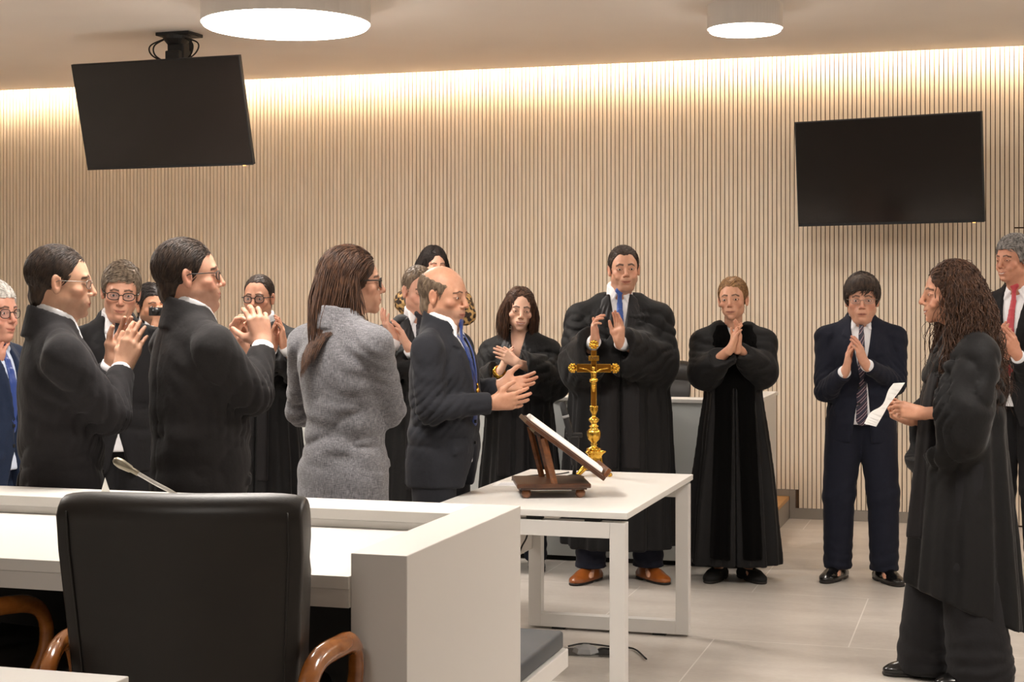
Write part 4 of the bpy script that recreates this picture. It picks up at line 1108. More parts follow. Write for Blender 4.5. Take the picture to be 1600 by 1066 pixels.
    # -------- clothing
    def torso(s, off=0, belly=0):
        u = s.u; wd = s.p.get('wide', 1.0)*u; lean = s.p.get('lean', 0); b = s.p.get('belly', 0); dp = s.p.get('deep', 1.0); ly = lambda z: lean*(z-.95)*u
        hz = s.p.get('hem', .80); fem = s.p.get('fem', 0)
        hipw = .186 if not fem else .190; wa = .166 if not fem else .150
        return [(hz*u, 0, .0+ly(hz), hipw*wd+off, .132*u*dp+off), (.93*u, 0, .005+ly(.93)+b*.3, hipw*wd+off, .136*u*dp+b*.6+off), (1.06*u, 0, .008+ly(1.06)+b*.5, wa*wd+b*.5+off, .125*u*dp+b+off),
                (1.16*u, 0, .006+ly(1.16)+b*.4, (wa+.006)*wd+b*.4+off, .128*u*dp+b*.7+off), (1.29*u, 0, ly(1.29), .182*wd+off, .132*u*dp+off), (1.36*u, 0, -.006+ly(1.37), .176*wd+off, .120*u*dp+off),
                (1.415*u, 0, -.012+ly(1.42), .142*wd+off, .102*u*dp+off), (1.455*u, 0, -.022+ly(1.46), .096*wd+off, .084*u+off), (1.50*u, 0, -.02+ly(1.5), .070*wd+off, .062*u+off), (1.52*u, 0, -.018+ly(1.52), .062*u+off, .060*u+off)]
    def arm_sleeve(s, V, r=(.070, .056, .043), cuff=.010, k=.03, wr=.006):
        u = s.u
        for side, (a, b, c, T) in s.arms.items():
            sg = 1 if side == 'R' else -1
            inn = A((sg*.045*u, a[1]-.012, a[2]+.078*u)); so = a+A((-sg*.004, 0, .004))
            V.add(cap(inn, so, .042*u, r[0]*u*.86), .05)
            V.add(cap(a+A((0, 0, -.01)), b, r[0]*u*.95, r[1]*u*1.04), k); d = c-b; L = np.linalg.norm(d); e = b+d*(L-cuff)/L
            V.add(cap(b, e, r[1]*u, r[2]*u), .015)
            n_ = d/L                                    # cut the sleeve square at the cuff
            lo = c-.12; hi = c+.12
            q = V.sl(lo, hi, 0)
            if q is not None:
                X, Y, Z = V.grid(q); pl = (X-e[0])*n_[0]+(Y-e[1])*n_[1]+(Z-e[2])*n_[2]
                rr = np.sqrt((X-c[0])**2+(Y-c[1])**2+(Z-c[2])**2)
                V.F[q] = np.where((rr < .085) & (pl > -.0), np.maximum(V.F[q], pl.astype(f4)), V.F[q])
    def wrinkle(s, V, amp=.004, seed=1):
        arms = s.arms; u = s.u
        def fn(X, Y, Z):
            w0 = wn(X, Y, Z*.45, 13, seed); w1 = wn(X*.5, Y*.5, Z*1.25, 20, seed+2); ww = np.exp(-((Z-1.07*u)/.13)**2)
            o = amp*1.0*(w0*np.abs(w0)**.4)+amp*.35*wn(X, Y, Z*.5, 34, seed+9)+amp*1.5*ww*(1-2*np.abs(w1)**.6)
            for side, (a, b, c, T) in arms.items():
                d = np.sqrt((X-b[0])**2+(Y-b[1])**2+(Z-b[2])**2); ax_ = (a-b)/np.linalg.norm(a-b)-(c-b)/np.linalg.norm(c-b); ax_ = ax_/(np.linalg.norm(ax_)+1e-6)
                t = X*ax_[0]+Y*ax_[1]+Z*ax_[2]
                sw = np.sin(105*t+2.2*wn(X, Y, Z, 8, seed+3)); o = o+amp*1.7*np.exp(-(d/.13)**2)*(1-2*np.abs(sw)**.6)
                d2 = np.sqrt((X-a[0])**2+(Y-a[1])**2+(Z-a[2]+.06)**2); o = o+amp*.7*np.exp(-(d2/.12)**2)*np.sin(95*(X*.6*(1 if side == 'R' else -1)+Z*.8)+4*wn(X, Y, Z, 8, seed+5))
            return o
        V.disp(fn)
    def wear_shirt_bits(s, vz=1.12, collar=True):
        u = s.u; p = s.p; lean = p.get('lean', 0); hgt = p.get('collarh', .0)
        zl = .90 if p['wear'] == 'suit' else vz-.04; V = Vol((-.19*u, -.20, (zl-.02)*u), (.19*u, .28, 1.60*u), .0055)
        V.add(loft([x for x in s.torso(-.012) if x[0] < 1.51*u], z0=zl*u, z1=1.49*u, round_=.003))
        if collar:
            cy = -.018+lean*.55*u; R_ = .064*u*p.get('neck', 1)
            def band(X, Y, Z):
                y = Y-cy-(Z-1.52*u)*.25; r = np.sqrt(X*X+y*y); top = (1.541-.024*np.clip(y/R_, -1, 1))*u+hgt; bot = (1.465-.015*np.clip(y/R_, -1, 1))*u
                out = R_+.001+(top-Z)*.06
                return np.maximum(r-out, np.maximum(Z-top, bot-Z))
            V.add((A((-.12, -.14, 1.44*u)), A((.12, .13, 1.60*u)), band), .003)
            for sg in (-1, 1):
                tip = A((sg*.050*u, cy+R_+.014, 1.442*u)); c0 = A((sg*.010*u, cy+R_*1.0, 1.500*u)); c1 = A((sg*.044*u, cy+R_*.74, 1.512*u))
                V.add(cap(c0, tip, .009, .0075), .006); V.add(cap(c1, tip, .009, .0075), .006); V.add(cap((c0+c1)/2, (tip*.6+c1*.4), .010, .009), .008)
        v, q = V.mesh(); parts = [(v, q)]
        o = np_obj('shirt', v, q, M[p.get('shirt', 'shirt')], s.root)
        for side, (a, b, c, T) in s.arms.items():
            d = (c-b)/np.linalg.norm(c-b); bm = bmesh.new(); cf = p.get('cuffr', .036)*u
            if p.get('nocuff'): continue
            tube(bm, [Vector(c-d*.05), Vector(c-d*.02), Vector(c-d*.001), Vector(c-d*.003), Vector(c-d*.03)], [cf, cf, cf*.97, cf*.88, cf*.85], 20); bmobj('shirt_cuff', bm, M[p.get('shirt', 'shirt')], s.root, True)
        return o
    def tie(s, key, zb=1.05):
        u = s.u; lean = s.p.get('lean', 0); y0 = -.018+lean*.55*u+.064*u*s.p.get('neck', 1)
        tor = s.torso(-.012); zt = [t[0] for t in tor]; yt = [t[2]+t[4] for t in tor]
        f = lambda z: float(np.interp(z*u, zt, yt))
        V = Vol((-.06, 0, (zb-.05)*u), (.06, .34, 1.55*u), .004)
        ky = y0+.016; V.add(cap((-.009, ky, 1.507*u), (.009, ky, 1.507*u), .017, .017, flat=(0, 1, 0), fl=.7), 0); V.add(cap((0, ky, 1.50*u), (0, ky+.006, 1.482*u), .017, .011, flat=(0, 1, 0), fl=.7), .008)
        zs_ = np.linspace(1.478, zb, 9); w0 = .011
        for i in range(8):
            wa_ = .013+.020*(i/8)**.8; wb_ = .013+.020*((i+1)/8)**.8
            ya = max(f(zs_[i]), 0)+.004; yb_ = f(zs_[i+1])+.003
            if i == 0: ya = ky+.006
            V.add(cap((0, ya, zs_[i]*u), (0, yb_, zs_[i+1]*u), wa_, wb_, flat=(0, 1, 0), fl=.26), .004)
        v, q = V.mesh(); np_obj('tie', v, q, TIE[key], s.root)
    def wear_suit(s):
        p, u = s.p, s.u; wd = p.get('wide', 1)*u; m = CL[p.get('cloth', 'charcoal')]; vz = p.get('vz', 1.12); hz = p.get('hem', .80)
        ext = 0.0
        pts = np.stack([x for a in s.arms.values() for x in a[:3]]); lo = np.minimum(pts.min(0)-.1, (-.30*u, -.24, hz*u-.02)); hi = np.maximum(pts.max(0)+.1, (.30*u, .27+p.get('belly', 0)*2, 1.56*u))
        V = Vol(lo, hi, p.get('cres', .0075))
        T0 = loft(s.torso(0), z0=hz*u, z1=1.52*u, n=2.35)
        V.add(T0); s.arm_sleeve(V, p.get('sleeve', (.070, .058, .046)), p.get('cuffgap', .022))
        s.wrinkle(V, p.get('wr', .0048), int(s.H*1000))
        # stand-up collar at the back of the neck
        cy = -.018+p.get('lean', 0)*.55*u; R_ = .074*u
        def coll(X, Y, Z):
            y = Y-cy; r = np.sqrt(X*X+y*y); top = (1.526+p.get('colt', 0)-.030*np.clip(y/R_, -1, 1))*u; out = R_+.006*u+np.maximum(top-Z, 0)*(.58-.36*np.clip(-y/R_, 0, 1))
            return np.maximum(np.maximum(r-out, .066*u-r), np.maximum(Z-top, (1.462-.012*np.clip(-y/R_, 0, 1))*u-Z))
        V.add((A((-.16, -.17, 1.43*u)), A((.16, .15, 1.57*u)), coll), .004)
        V.add((A((-.075*u, cy-.075*u, 1.49*u)), A((.075*u, cy+.075*u, 1.6*u)), lambda X, Y, Z: np.maximum(np.sqrt(X*X+(Y-cy)**2)-.0695*u, 1.485*u-Z)), .003, 's')
        Tl = loft(s.torso(.0055), z0=hz*u, z1=1.515*u, n=2.35)
        lap = prism([(.040*u, 1.53*u), (.088*u, 1.47*u), (.108*u, 1.405*u), (.078*u, 1.388*u), (.100*u, 1.368*u), (.060*u, (vz+.12)*u), (.006, vz*u), (0, vz*u), (0, (vz+.05)*u)], .0, .4, True)
        if p.get('lapel', 1): V.add(inter(Tl, lap), .002)
        for pr in (prism([(.075*u, .985*u), (.150*u, .975*u), (.150*u, .945*u), (.075*u, .952*u)], 0, .4, True), prism([(-.13*u, 1.312*u), (-.065*u, 1.305*u), (-.065*u, 1.285*u), (-.13*u, 1.292*u)], 0, .4)):
            V.add(inter(Tl, pr), .001)
        fr = prism([(0, 1.56*u), (.046*u, 1.56*u), (.058*u, 1.45*u), (.045*u, 1.36*u), (.004, vz*u), (0, vz*u)], .0, .5, True); V.add(fr, .002, 's')
        for side, (a, b, c, T) in s.arms.items():            # armhole seam
            sg = 1 if side == 'R' else -1; n_ = A((sg*.93, 0, .32)); n_ /= np.linalg.norm(n_); c0 = a-n_*.030*u
            def seam(X, Y, Z):
                e = (X-c0[0])*n_[0]+(Y-c0[1])*n_[1]+(Z-c0[2])*n_[2]; rr = np.sqrt((X-c0[0])**2+(Y-c0[1])**2+(Z-c0[2]+.02)**2)
                return .0032*np.exp(-(e/.0065)**2)*(rr < .13)
            V.disp(seam)
        V.disp(lambda X, Y, Z: .0028*np.exp(-(X/.006)**2)*(Y < 0)*(Z < 1.44*u))
        V.add(prism([(0, (vz-.13)*u), (.055*u, (hz-.02)*u), (0, (hz-.02)*u)], .02, .5, True), .012, 's')
        V.add(prism([(-.0015, vz*u), (.0015, vz*u), (.0015, hz*u), (-.0015, hz*u)], .06, .5), .004, 's')
        if 'front' in p: V.add(prism([(x*u, z*u) for x, z in p['front']], .0, .5), .004, 's')
        vent = p.get('vent')
        if vent is not None: V.add(prism([(vent-.005, 1.02*u), (vent+.005, 1.02*u), (vent+.024, (hz-.03)*u), (vent-.016, (hz-.03)*u)], -.5, -.04), .003, 's')
        v, q = V.mesh(); o = np_obj('jacket', v, q, m, s.root)
        bm = bmesh.new()
        yb_ = float(np.interp(vz*u, [t[0] for t in s.torso()], [t[2]+t[4] for t in s.torso()]))
        for k in range(2): bx(bm, (.008, yb_-.002, (vz-.02-.09*k)*u-.007), (.022, yb_+.006, (vz-.02-.09*k)*u+.007), .002)
        bmobj('button', bm, M['black'], o)
        s.wear_shirt_bits(vz, p.get('collar', True))
        if p.get('tie'): s.tie(p['tie'], p.get('tiez', vz-.02))
    def wear_robe(s):
        p, u = s.p, s.u; wd = p.get('wide', 1)*u; lean = p.get('lean', 0)
        hz = p.get('rhem', .22); sec = p['sec'](u) if 'sec' in p else [(hz, 0, .0, .27, .24), (.5, 0, .0, .25, .21), (.9, 0, 0, .22, .18), (1.15, 0, 0, .20, .16), (1.3, 0, -.0, .20, .145), (1.37, 0, -.006, .185, .122), (1.425, 0, -.012, .155, .096), (1.465, 0, -.018, .11, .078), (1.49, 0, -.02, .085, .072)]
        sec = [(a*u, b, c+lean*max(0, a-.95)*u, d*wd, e*u) for a, b, c, d, e in sec]
        nf = p.get('nf', 11); am = p.get('fold', .016); ph = p.get('fph', 1.0)
        def fold(th, Z):
            t = np.clip((1.38*u-Z)/(1.0*u), 0, 1)**.8
            g = np.sin(nf*th+ph+.8*np.sin(2.2*Z+ph))*.6+.45*np.sin((nf*1.9)*th+2*ph-1.2*Z)
            return am*t*(np.abs(g)**.8*np.sign(g)) + .0035*np.sin(46*th+Z)*np.clip((Z-1.15*u)/(.2*u), 0, 1)*np.clip((1.45*u-Z)/.03, 0, 1)
        L0 = loft(sec, fold, n=2.1, z0=hz*u)
        pts = np.stack([x for a in s.arms.values() for x in a[:3]]); m = .17
        lo = np.minimum(pts.min(0)-m, (-.36*wd, -.36*u, hz*u-.02)); hi = np.maximum(pts.max(0)+m, (.36*wd, .36*u, 1.54*u))
        V = Vol(lo, hi, p.get('cres', .008)); V.add(L0)
        rr = p.get('sleeve', (.088, .095, .085)); hang_ = p.get('hangs', .06)
        if p.get('slant'): a_, b_ = p['slant']; V.clip(lambda X, Y, Z: (a_+b_*Y-Z)*.9+0*X, .004)
        for side, (a, b, c, T) in s.arms.items():
            sg = 1 if side == 'R' else -1; d = (c-b)/np.linalg.norm(c-b); dn = A((0, 0, -1.0))
            V.add(cap(A((sg*.045*u, a[1]-.01, a[2]+.085*u)), a+A((-sg*.006, 0, 0)), .040*u, rr[0]*u*.74), .05)
            V.add(cap(a+A((0, 0, -.01)), b, rr[0]*u*.86, rr[1]*u), .04)
            e = c-d*p.get('rcuff', .015)
            V.add(cap(b, e, rr[1]*u, rr[2]*u*.8), .03)
            V.add(cap(b+dn*hang_*.5, e+dn*hang_*.75-d*.01, rr[1]*u*.9, rr[2]*u*.72), .04)
        arms = s.arms
        def wr(X, Y, Z):
            o = .003*wn(X, Y, Z*.5, 20, 7)
            for side, (a, b, c, T) in arms.items():
                for (p0, p1, fq) in ((a, b, 70), (b, c, 80)):
                    ax_ = (p1-p0)/np.linalg.norm(p1-p0); x, y, z = X-p0[0], Y-p0[1], Z-p0[2]; t = (x*ax_[0]+y*ax_[1]+z*ax_[2])/np.linalg.norm(p1-p0)
                    rx_ = x-t*(p1-p0)[0]; ry_ = y-t*(p1-p0)[1]; rz_ = z-t*(p1-p0)[2]; r2 = np.sqrt(rx_**2+ry_**2+rz_**2)
                    msk = np.exp(-((t-.5)/.5)**4)*np.exp(-np.maximum(r2-.21, 0)/.04)
                    sw = np.sin(9*t+30*(rx_*.6+rz_*.8)+5*wn(X, Y, Z, 8, 11)); o = o+p.get('rw', .0075)*msk*(1-2*np.abs(sw)**.6)*(1-.2*t)
            return o
        V.disp(wr)
        for side, (a, b, c, T) in arms.items():
            d = (c-b)/np.linalg.norm(c-b); e = c-d*p.get('rcuff', .015)
            q = V.sl(c-.2, c+.2, 0); X, Y, Z = V.grid(q); pl = (X-e[0])*d[0]+(Y-e[1])*d[1]+(Z-e[2])*d[2]; r_ = np.sqrt((X-c[0])**2+(Y-c[1])**2+(Z-c[2])**2)
            V.F[q] = np.where((r_ < .16) & (pl > 0), np.maximum(V.F[q], pl.astype(f4)), V.F[q])
            V.add(cap(e-d*.05+A((0, 0, -hang_*.3)), e+d*.03+A((0, 0, -hang_*.35)), .030, rr[2]*u*.62), .004, 's')   # open cuff
        vn = p.get('neckv', (.05, 1.30))
        if vn: V.add(prism([(0, 1.56*u), (vn[0]*u*1.1, 1.56*u), (vn[0]*u, 1.46*u), (.004, vn[1]*u), (0, vn[1]*u)], .0, .5, True), .004, 's')
        V.add((A((-.075*u, -.1, 1.47*u)), A((.075*u, .1, 1.6*u)), lambda X, Y, Z: np.maximum(np.sqrt(X*X+(Y+.02)**2)-.068*u, 1.465*u-Z)), .003, 's')
        V.add(prism([(-.0025, 1.4*u), (.0025, 1.4*u), (.0025, hz*u), (-.0025, hz*u)], .06, .6), .006, 's')
        v, q = V.mesh(); o = np_obj('robe', v, q, M['robe'], s.root)
        # facings
        fw_ = p.get('facing', (.045, .075))
        if fw_:
            V2 = Vol((-.2, -.02, .55*u if p.get('vpanel') is None else hz*u), (.2, .40, 1.53*u), .006)
            Lf = loft(sec, fold, n=2.1, z0=hz*u+.01, off=.006)
            pts_ = [(.052*u, 1.50*u), (.095*u, 1.462*u), (.105*u, 1.40*u), (fw_[1]*u, 1.2*u), (fw_[1]*u, .6*u), (.012, .6*u), (.010, vn[1]*u if vn else 1.4*u)]
            V2.add(inter(Lf, prism(pts_, .0, .5, True), .003)); v, q = V2.mesh(); np_obj('robe_facing', v, q, M['robe2'], o)
        if p.get('panel'):
            V2 = Vol((-.26*u, -.34, hz*u+.05), (.26*u, .36, 1.53*u), .008)
            Lf = loft(sec, fold, n=2.1, z0=hz*u+.06, off=.015)
            def reg(X, Y, Z):
                ax = np.abs(X); z = Z/u
                wi = np.interp(z, [.2, 1.0, 1.2, 1.33, 1.42, 1.5], [.15, .115, .12, .16, .185, .17])*u; inn_ = np.where(z < 1.12, np.interp(z, [.2, 1.12], [.035, .012]), -.02)*u
                front = np.maximum(ax-wi, inn_-ax); back = np.maximum(ax-.18*u, 1.22*u-Z)
                return np.where(Y > 0, front, back)
            V2.add((A((-.3, -.4, hz*u)), A((.3, .4, 1.56*u)), lambda X, Y, Z: smax(Lf[2](X, Y, Z), reg(X, Y, Z), .004)))
            V2.add(prism([(0, 1.56*u), (.045*u, 1.56*u), (.036*u, 1.46*u), (.0, 1.37*u)], .0, .5, True), .003, 's')
            V2.add((A((-.1, -.12, 1.46*u)), A((.1, .1, 1.6*u)), lambda X, Y, Z: np.maximum(np.sqrt(X*X+(Y+.02)**2)-.07*u, 1.46*u-Z)), .003, 's')
            v, q = V2.mesh(); np_obj('velvet_panel', v, q, M['velvet'], o)
        if p.get('shirtv', 1): s.wear_shirt_bits(1.2, p.get('collar', True))
        if p.get('tie'): s.tie(p['tie'], p.get('tiez', 1.2))
    def legs(s):
        p, u = s.p, s.u; wd = p.get('wide', 1)*u; wear = p['wear']; th = p.get('trouser', (.100, .082, .070)); st = p.get('stance', .10); spd = p.get('step', (0, 0)); out = p.get('toe', 14)
        m = CL.get(p.get('tcloth', p.get('cloth', 'charcoal')), CL['charcoal']); V = Vol((-.36, -.36, .0), (.36, .42, 1.02*u), .009)
        feet = {}
        for i, sg in enumerate((-1, 1)):
            y = spd[i]; ft = A((sg*st*u+p.get('fx', (0, 0))[i], y-.015, .07)); kn = A((sg*(st*.95)*u+p.get('fx', (0, 0))[i]*.5, y*.5+.015, .49*u)); hp = A((sg*.083*wd, 0, .90*u))
            V.add(cap(hp, kn, th[0]*u, th[1]*u), .02 if wear == 'suit' else .03); V.add(cap(kn, ft, th[1]*u, th[2]*u), .02); feet[sg] = ft
        V.add(cap((-.05*wd, 0, .95*u), (.05*wd, 0, .95*u), .105*u, .105*u), .03)
        hemz = p.get('themz', .045)
        def wr(X, Y, Z):
            t = np.clip((.30-Z)/.2, 0, 1)
            return .004*t*np.sin(110*Z+60*Y*.3+4*wn(X, Y, Z, 9, 2))+.003*np.sin(60*(Z+X*.7)+3*wn(X, Y, Z, 7, 4))*np.exp(-((Z-.5*u)/.12)**2)+.0015*wn(X, Y, Z*.4, 24, 5)
        V.disp(wr); V.clip(lambda X, Y, Z: hemz-Z+0*X+0*Y, .003)
        if not p.get('skirt'):
            v, q = V.mesh(); np_obj('trousers', v, q, m, s.root)
        for sg in (-1, 1):
            Rf = np.array(Matrix.Rotation(math.radians(-sg*out), 3, 'Z')); c = feet[sg]
            shoe(s.root, frame(Rf, (c[0], c[1]-.01, 0)), M[p.get('shoe', 'shoe_black')], p.get('shoekind', 'oxford'))
# ================================================================== the people
CLAP = {'curl': (7, 10, 7), 'spread': 1.8, 'var': (0, 2, 3, 5), 'thumb': (32, 8)}
LOOSE = {'curl': (11, 15, 10), 'spread': 1.5, 'var': (0, 2, 4, 7), 'thumb': (32, 12)}
CURLY = {'curl': (42, 46, 30), 'spread': 2, 'thumb': (30, 34)}
def Z_(s): return F/s
def up(n): return A(n)
# --- long hair pieces (all in head coordinates)
def starts_back(y1, z0, spread=.9):
    def f(rs, C0, R0, n):
        d = rs.normal(size=(n*6, 3)); d[:, 2] = np.abs(d[:, 2]); d /= np.linalg.norm(d, axis=1, keepdims=True); P = C0+d*R0
        ok = (P[:, 1] < y1); ok &= P[:, 2] > z0; return P[ok][:n]
    return f
def hair_long_back(rs, C0, R0):            # straight, over the collar and down the middle of the back
    body = [(C0, R0+.004), (A((0, -.02, -.08)), A((.064, .076, .09))), (A((.01, -.034, -.175)), A((.128, .128, .085))), (A((.03, -.035, -.42)), A((.200, .178, .30)))]
    st = lambda n: starts_back(.0, .0)(rs, C0, R0, n)
    def pull(P, t):
        g = np.zeros_like(P)
        if t < .25: g[:, 1] = -.15; return g
        g[:, 0] = np.clip((.082-P[:, 0])*7, -.9, .9); g[:, 1] = np.clip((-.135-P[:, 1])*5, -.8, .8); return g
    a = hang(rs, C0, R0, 1300, st, 27, .0185, body, wave=.0015, wf=40, pull=pull, rad=.0027, jit=.07)
    def st2(n): return np.stack([rs.uniform(.06, .078, n), rs.uniform(-.03, .0, n), rs.uniform(-.01, .06, n)], 1)
    b = hang(rs, C0, R0, 60, st2, 15, .016, body, wave=.002, wf=40, pull=lambda P, t: A((.1, .0, 0))*np.ones_like(P), rad=.0026, jit=.10)
    return [a, b]
def hair_bob(rs, C0, R0):                   # shoulder length, straight, parted in the middle
    body = [(C0, R0+.003), (A((0, 0, -.08)), A((.066, .07, .09))), (A((0, -.03, -.35)), A((.17, .11, .175)))]
    def st(n): d = rs.normal(size=(n*6, 3)); d[:, 2] = np.abs(d[:, 2])+.1; d /= np.linalg.norm(d, axis=1, keepdims=True); P = C0+d*R0; return P[(P[:, 1] < .035)][:n]
    def pull(P, t): g = np.zeros_like(P); g[:, 0] = np.sign(P[:, 0])*(.40 if t < .3 else -.10); g[:, 1] = -.25*(t < .25)+.08*(t > .4); return g
    a = hang(rs, C0, R0, 1100, st, 17, .0155, body, wave=.001, wf=30, pull=pull, rad=.0027, jit=.035)
    out = [a]
    for s in (-1, 1):
        def st2(n): return np.stack([s*rs.uniform(.060, .080, n), rs.uniform(.0, .055, n), rs.uniform(-.01, .055, n)], 1)
        out.append(hang(rs, C0, R0, 170, st2, 17, .0125, body, wave=.001, wf=30, pull=lambda P, t: np.stack([s*.03+0*P[:, 0], -.06+0*P[:, 0], 0*P[:, 0]], 1), rad=.0026, jit=.035))
    return out
def hair_curly(rs, C0, R0):                 # long, full and wavy to mid back
    body = [(C0, R0+.008), (A((0, -.03, -.09)), A((.085, .085, .10))), (A((0, -.045, -.38)), A((.19, .120, .24)))]
    def st(n): d = rs.normal(size=(n*6, 3)); d[:, 2] = np.abs(d[:, 2])-.2; d /= np.linalg.norm(d, axis=1, keepdims=True); P = C0+d*R0*(1.0+.04*rs.rand(len(d), 1)); return P[(P[:, 1] < .01)][:n]
    def pull(P, t): g = np.zeros_like(P); g[:, 1] = (-.22 if t < .2 else .06); g[:, 0] = np.sign(P[:, 0])*(.25 if t < .2 else .0); return g
    a = hang(rs, C0, R0, 1500, st, 34, .0165, body, wave=.0085, wf=42, pull=pull, rad=.0024, jit=.07)
    b = hang(rs, C0, R0, 1100, st, 34, .0165, body, wave=.011, wf=55, pull=lambda P, t: pull(P, t)+A((0, -.02, 0)), rad=.0019, jit=.10)
    out = [a, b]
    for s in (-1, 1):
        def st2(n): return np.stack([s*rs.uniform(.066, .088, n), rs.uniform(-.03, .02, n), rs.uniform(-.04, .07, n)], 1)
        out.append(hang(rs, C0, R0, 300, st2, 30, .0150, body, wave=.009, wf=48, pull=lambda P, t: np.stack([s*.1+0*P[:, 0], -.02+.10*(t > .4)+0*P[:, 0], 0*P[:, 0]], 1), rad=.0022, jit=.07))
    return out
def hair_pony(rs, C0, R0):
    body = [(C0, R0+.002)]
    def st(n): return A((.0, -.125, .02))+rs.normal(size=(n, 3))*A((.014, .010, .014))
    return [hang(rs, C0, R0, 160, st, 14, .009, body, wave=.003, wf=30, pull=lambda P, t: A((.55, -.5, .2))*np.ones_like(P)*(t < .5), rad=.0028, jit=.25)]

def person(*a, **k):
    f = Fig('person', *a, **k).build(); return f

# 1 man at the left, dark suit, back and right side turned to the camera
person(92, Z_(490), 116, 1.72, 'man in dark suit seen from behind at far left, metal spectacles, clapping beside the desk',
    head=(95, 441, 0), hv=101, pitch=-4, cres=.0062, res=.0026, wear='suit', cloth='charcoal', vent=.0, wide=1.03, shz=.0, hairc='dark', hs=.95, thick=.006, lockr=.0013, len=.03, locks=2000, comb=(0, -.7, -.5), recede=.6, hairline=.066,
    glasses=('wire', .023, .015, .0013), smile=.3, stub='#8A6F60', stuba=.25, age=.8, skin='#CF9A79', cuffgap=.02, belly=.0,
    arms={'R': dict(w=(190, 577, -.06), f=(.38, 1, -.05), n=(.1, 0, -1), e=(172, 650, .10), hp=LOOSE), 'L': dict(w=(176, 568, -.17), f=(.52, 1, .05), n=(0, 0, 1), hp=CLAP)})
# 2 man in front left, dark suit
person(305, Z_(480), 122, 1.75, 'tall man in charcoal suit with dark rimmed glasses, seen from behind, hands raised clapping',
    head=(295, 431, 0), hv=103, pitch=2, cres=.0062, res=.0026, wear='suit', cloth='charcoal2', vent=-.07, wide=1.08, belly=.022, hairc='dark', thick=.008, lockr=.0013, len=.035, locks=2000, comb=(0, -.8, -.3), hairline=.068, hs=.98,
    glasses=('glassframe', .024, .015, .0018), smile=.8, stub='#7d6a60', stuba=.3, age=.8, skin='#D09678', blush='#C5614C', fat=.5,
    arms={'R': dict(w=(411, 540, -.02), f=(-.22, 1, -.1), n=(-.35, 0, -1), e=(396, 618, .10), hp={'curl': (22, 30, 20), 'spread': 7, 'thumb': (55, 30)}), 'L': dict(w=(378, 548, -.16), f=(-.18, 1, .05), n=(1, 0, .5), hp={'curl': (50, 40, 25), 'spread': 5, 'thumb': (40, 40)})})
# 3 woman in the grey linen blazer
person(535, Z_(432), 142, 1.74, 'woman in light grey crosshatch blazer with long straight dark hair, seen from behind',
    head=(552, 441, -.04), hv=104, pitch=0, cres=.0065, res=.0028, wear='suit', cloth='linen', wide=.96, fem=1, hem=.70, vent=None, hair='long', hairc='brown', longfn=hair_long_back, thick=.013, locks=900, len=.09, comb=(0, -1, -.4), mess=.08, lift=.004, hairline=.07, part=.01,
    glasses=('glassframe', .024, .0165, .0030), smile=.7, age=.1, skin='#CB9272', lip='#A8584C', sleeve=(.066, .054, .044), nocuff=1, lapel=1, collar=False, colt=-.020, shirt='shirt', trouser=(.082, .075, .07), tcloth='charcoal', gaze=(0, 1, 0),
    arms={'R': dict(w=(590, 585, -.30), f=(-.5, .6, -.5), n=(-.3, 0, -1), e=(606, 640, -.02), hp=CLAP), 'L': dict(w=(560, 585, -.36), f=(.2, .6, -.5), n=(1, 0, 0), hp=CLAP)})
# 4 balding man clapping in profile
person(688, Z_(376), 72, 1.69, 'balding man in slate suit with blue tie, side on, clapping beside the white table',
    head=(694, 462, 0), hv=62, pitch=-7, cres=.0065, res=.0028, wear='suit', cloth='greynavy', lean=.05, wide=1.0, belly=.012, deep=1.05, hair='bald', ring=.058, hairc='thin', thick=.008, len=.016, locks=1500, lockr=.0011, lift=.001,
    smile=.1, stub='#8d7468', stuba=.4, age=1, nose=1.15, skin='#C98E6C', blush='#B86A50', brow=.8, tie='navyblue', shirt='shirt', vz=1.10, hem=.80, vent=.11, cuffgap=.012, nocuff=1,
    arms={'R': dict(w=(769, 630, .12), f=(1, .12, .05), n=(.1, .25, -1), e=(674, 640, .20), hp={'curl': (16, 14, 8), 'spread': 7, 'thumb': (45, 10)}), 'L': dict(w=(782, 603, -.16), f=(1, .10, .1), n=(0, .45, 1), e=(722, 618, -.20), hp={'curl': (14, 12, 8), 'spread': 6, 'thumb': (52, 4)})})
# 5 elderly man at the very edge
person(-14, Z_(372), 70, 1.62, 'white haired man with round dark glasses cut off by the left edge, dark blue suit', head=(-8, 487, 0), hv=62, pitch=-4, wear='suit', cloth='darkblue', hairc='white', thick=.016, len=.04, comb=(0, -.9, -.2), locks=1000,
    glasses=('glassframe', .022, .019, .0017), smile=.7, age=1, skin='#CF8F74', blush='#C4604E', fat=.4, shirt='shirtb', tie='navyblue', res=.0034,
    arms={'R': dict(w=(-14, 578, .05), f=(.3, 1, 0), n=(0, 0, -1), hp=LOOSE), 'L': dict(w=(-6, 572, -.05), f=(.25, 1, 0), n=(0, 0, 1), hp=CLAP)})
# 6 man with glasses between the two suits
person(182, Z_(350), 18, 1.70, 'man with greying hair, black suit and black glasses, looking down between two backs', head=(189, 456, .03), hv=14, pitch=-12, roll=-4, wear='suit', cloth='blacksuit', wide=1.02, hairc='salt', thick=.015, len=.045, comb=(.9, .1, -.2), locks=1200, hairline=.062,
    glasses=('glassframe', .0255, .0165, .0022), smile=.35, age=1, skin='#CF9273', blush='#C0695A', fat=.35, tie='dark', vz=1.12, res=.0034)
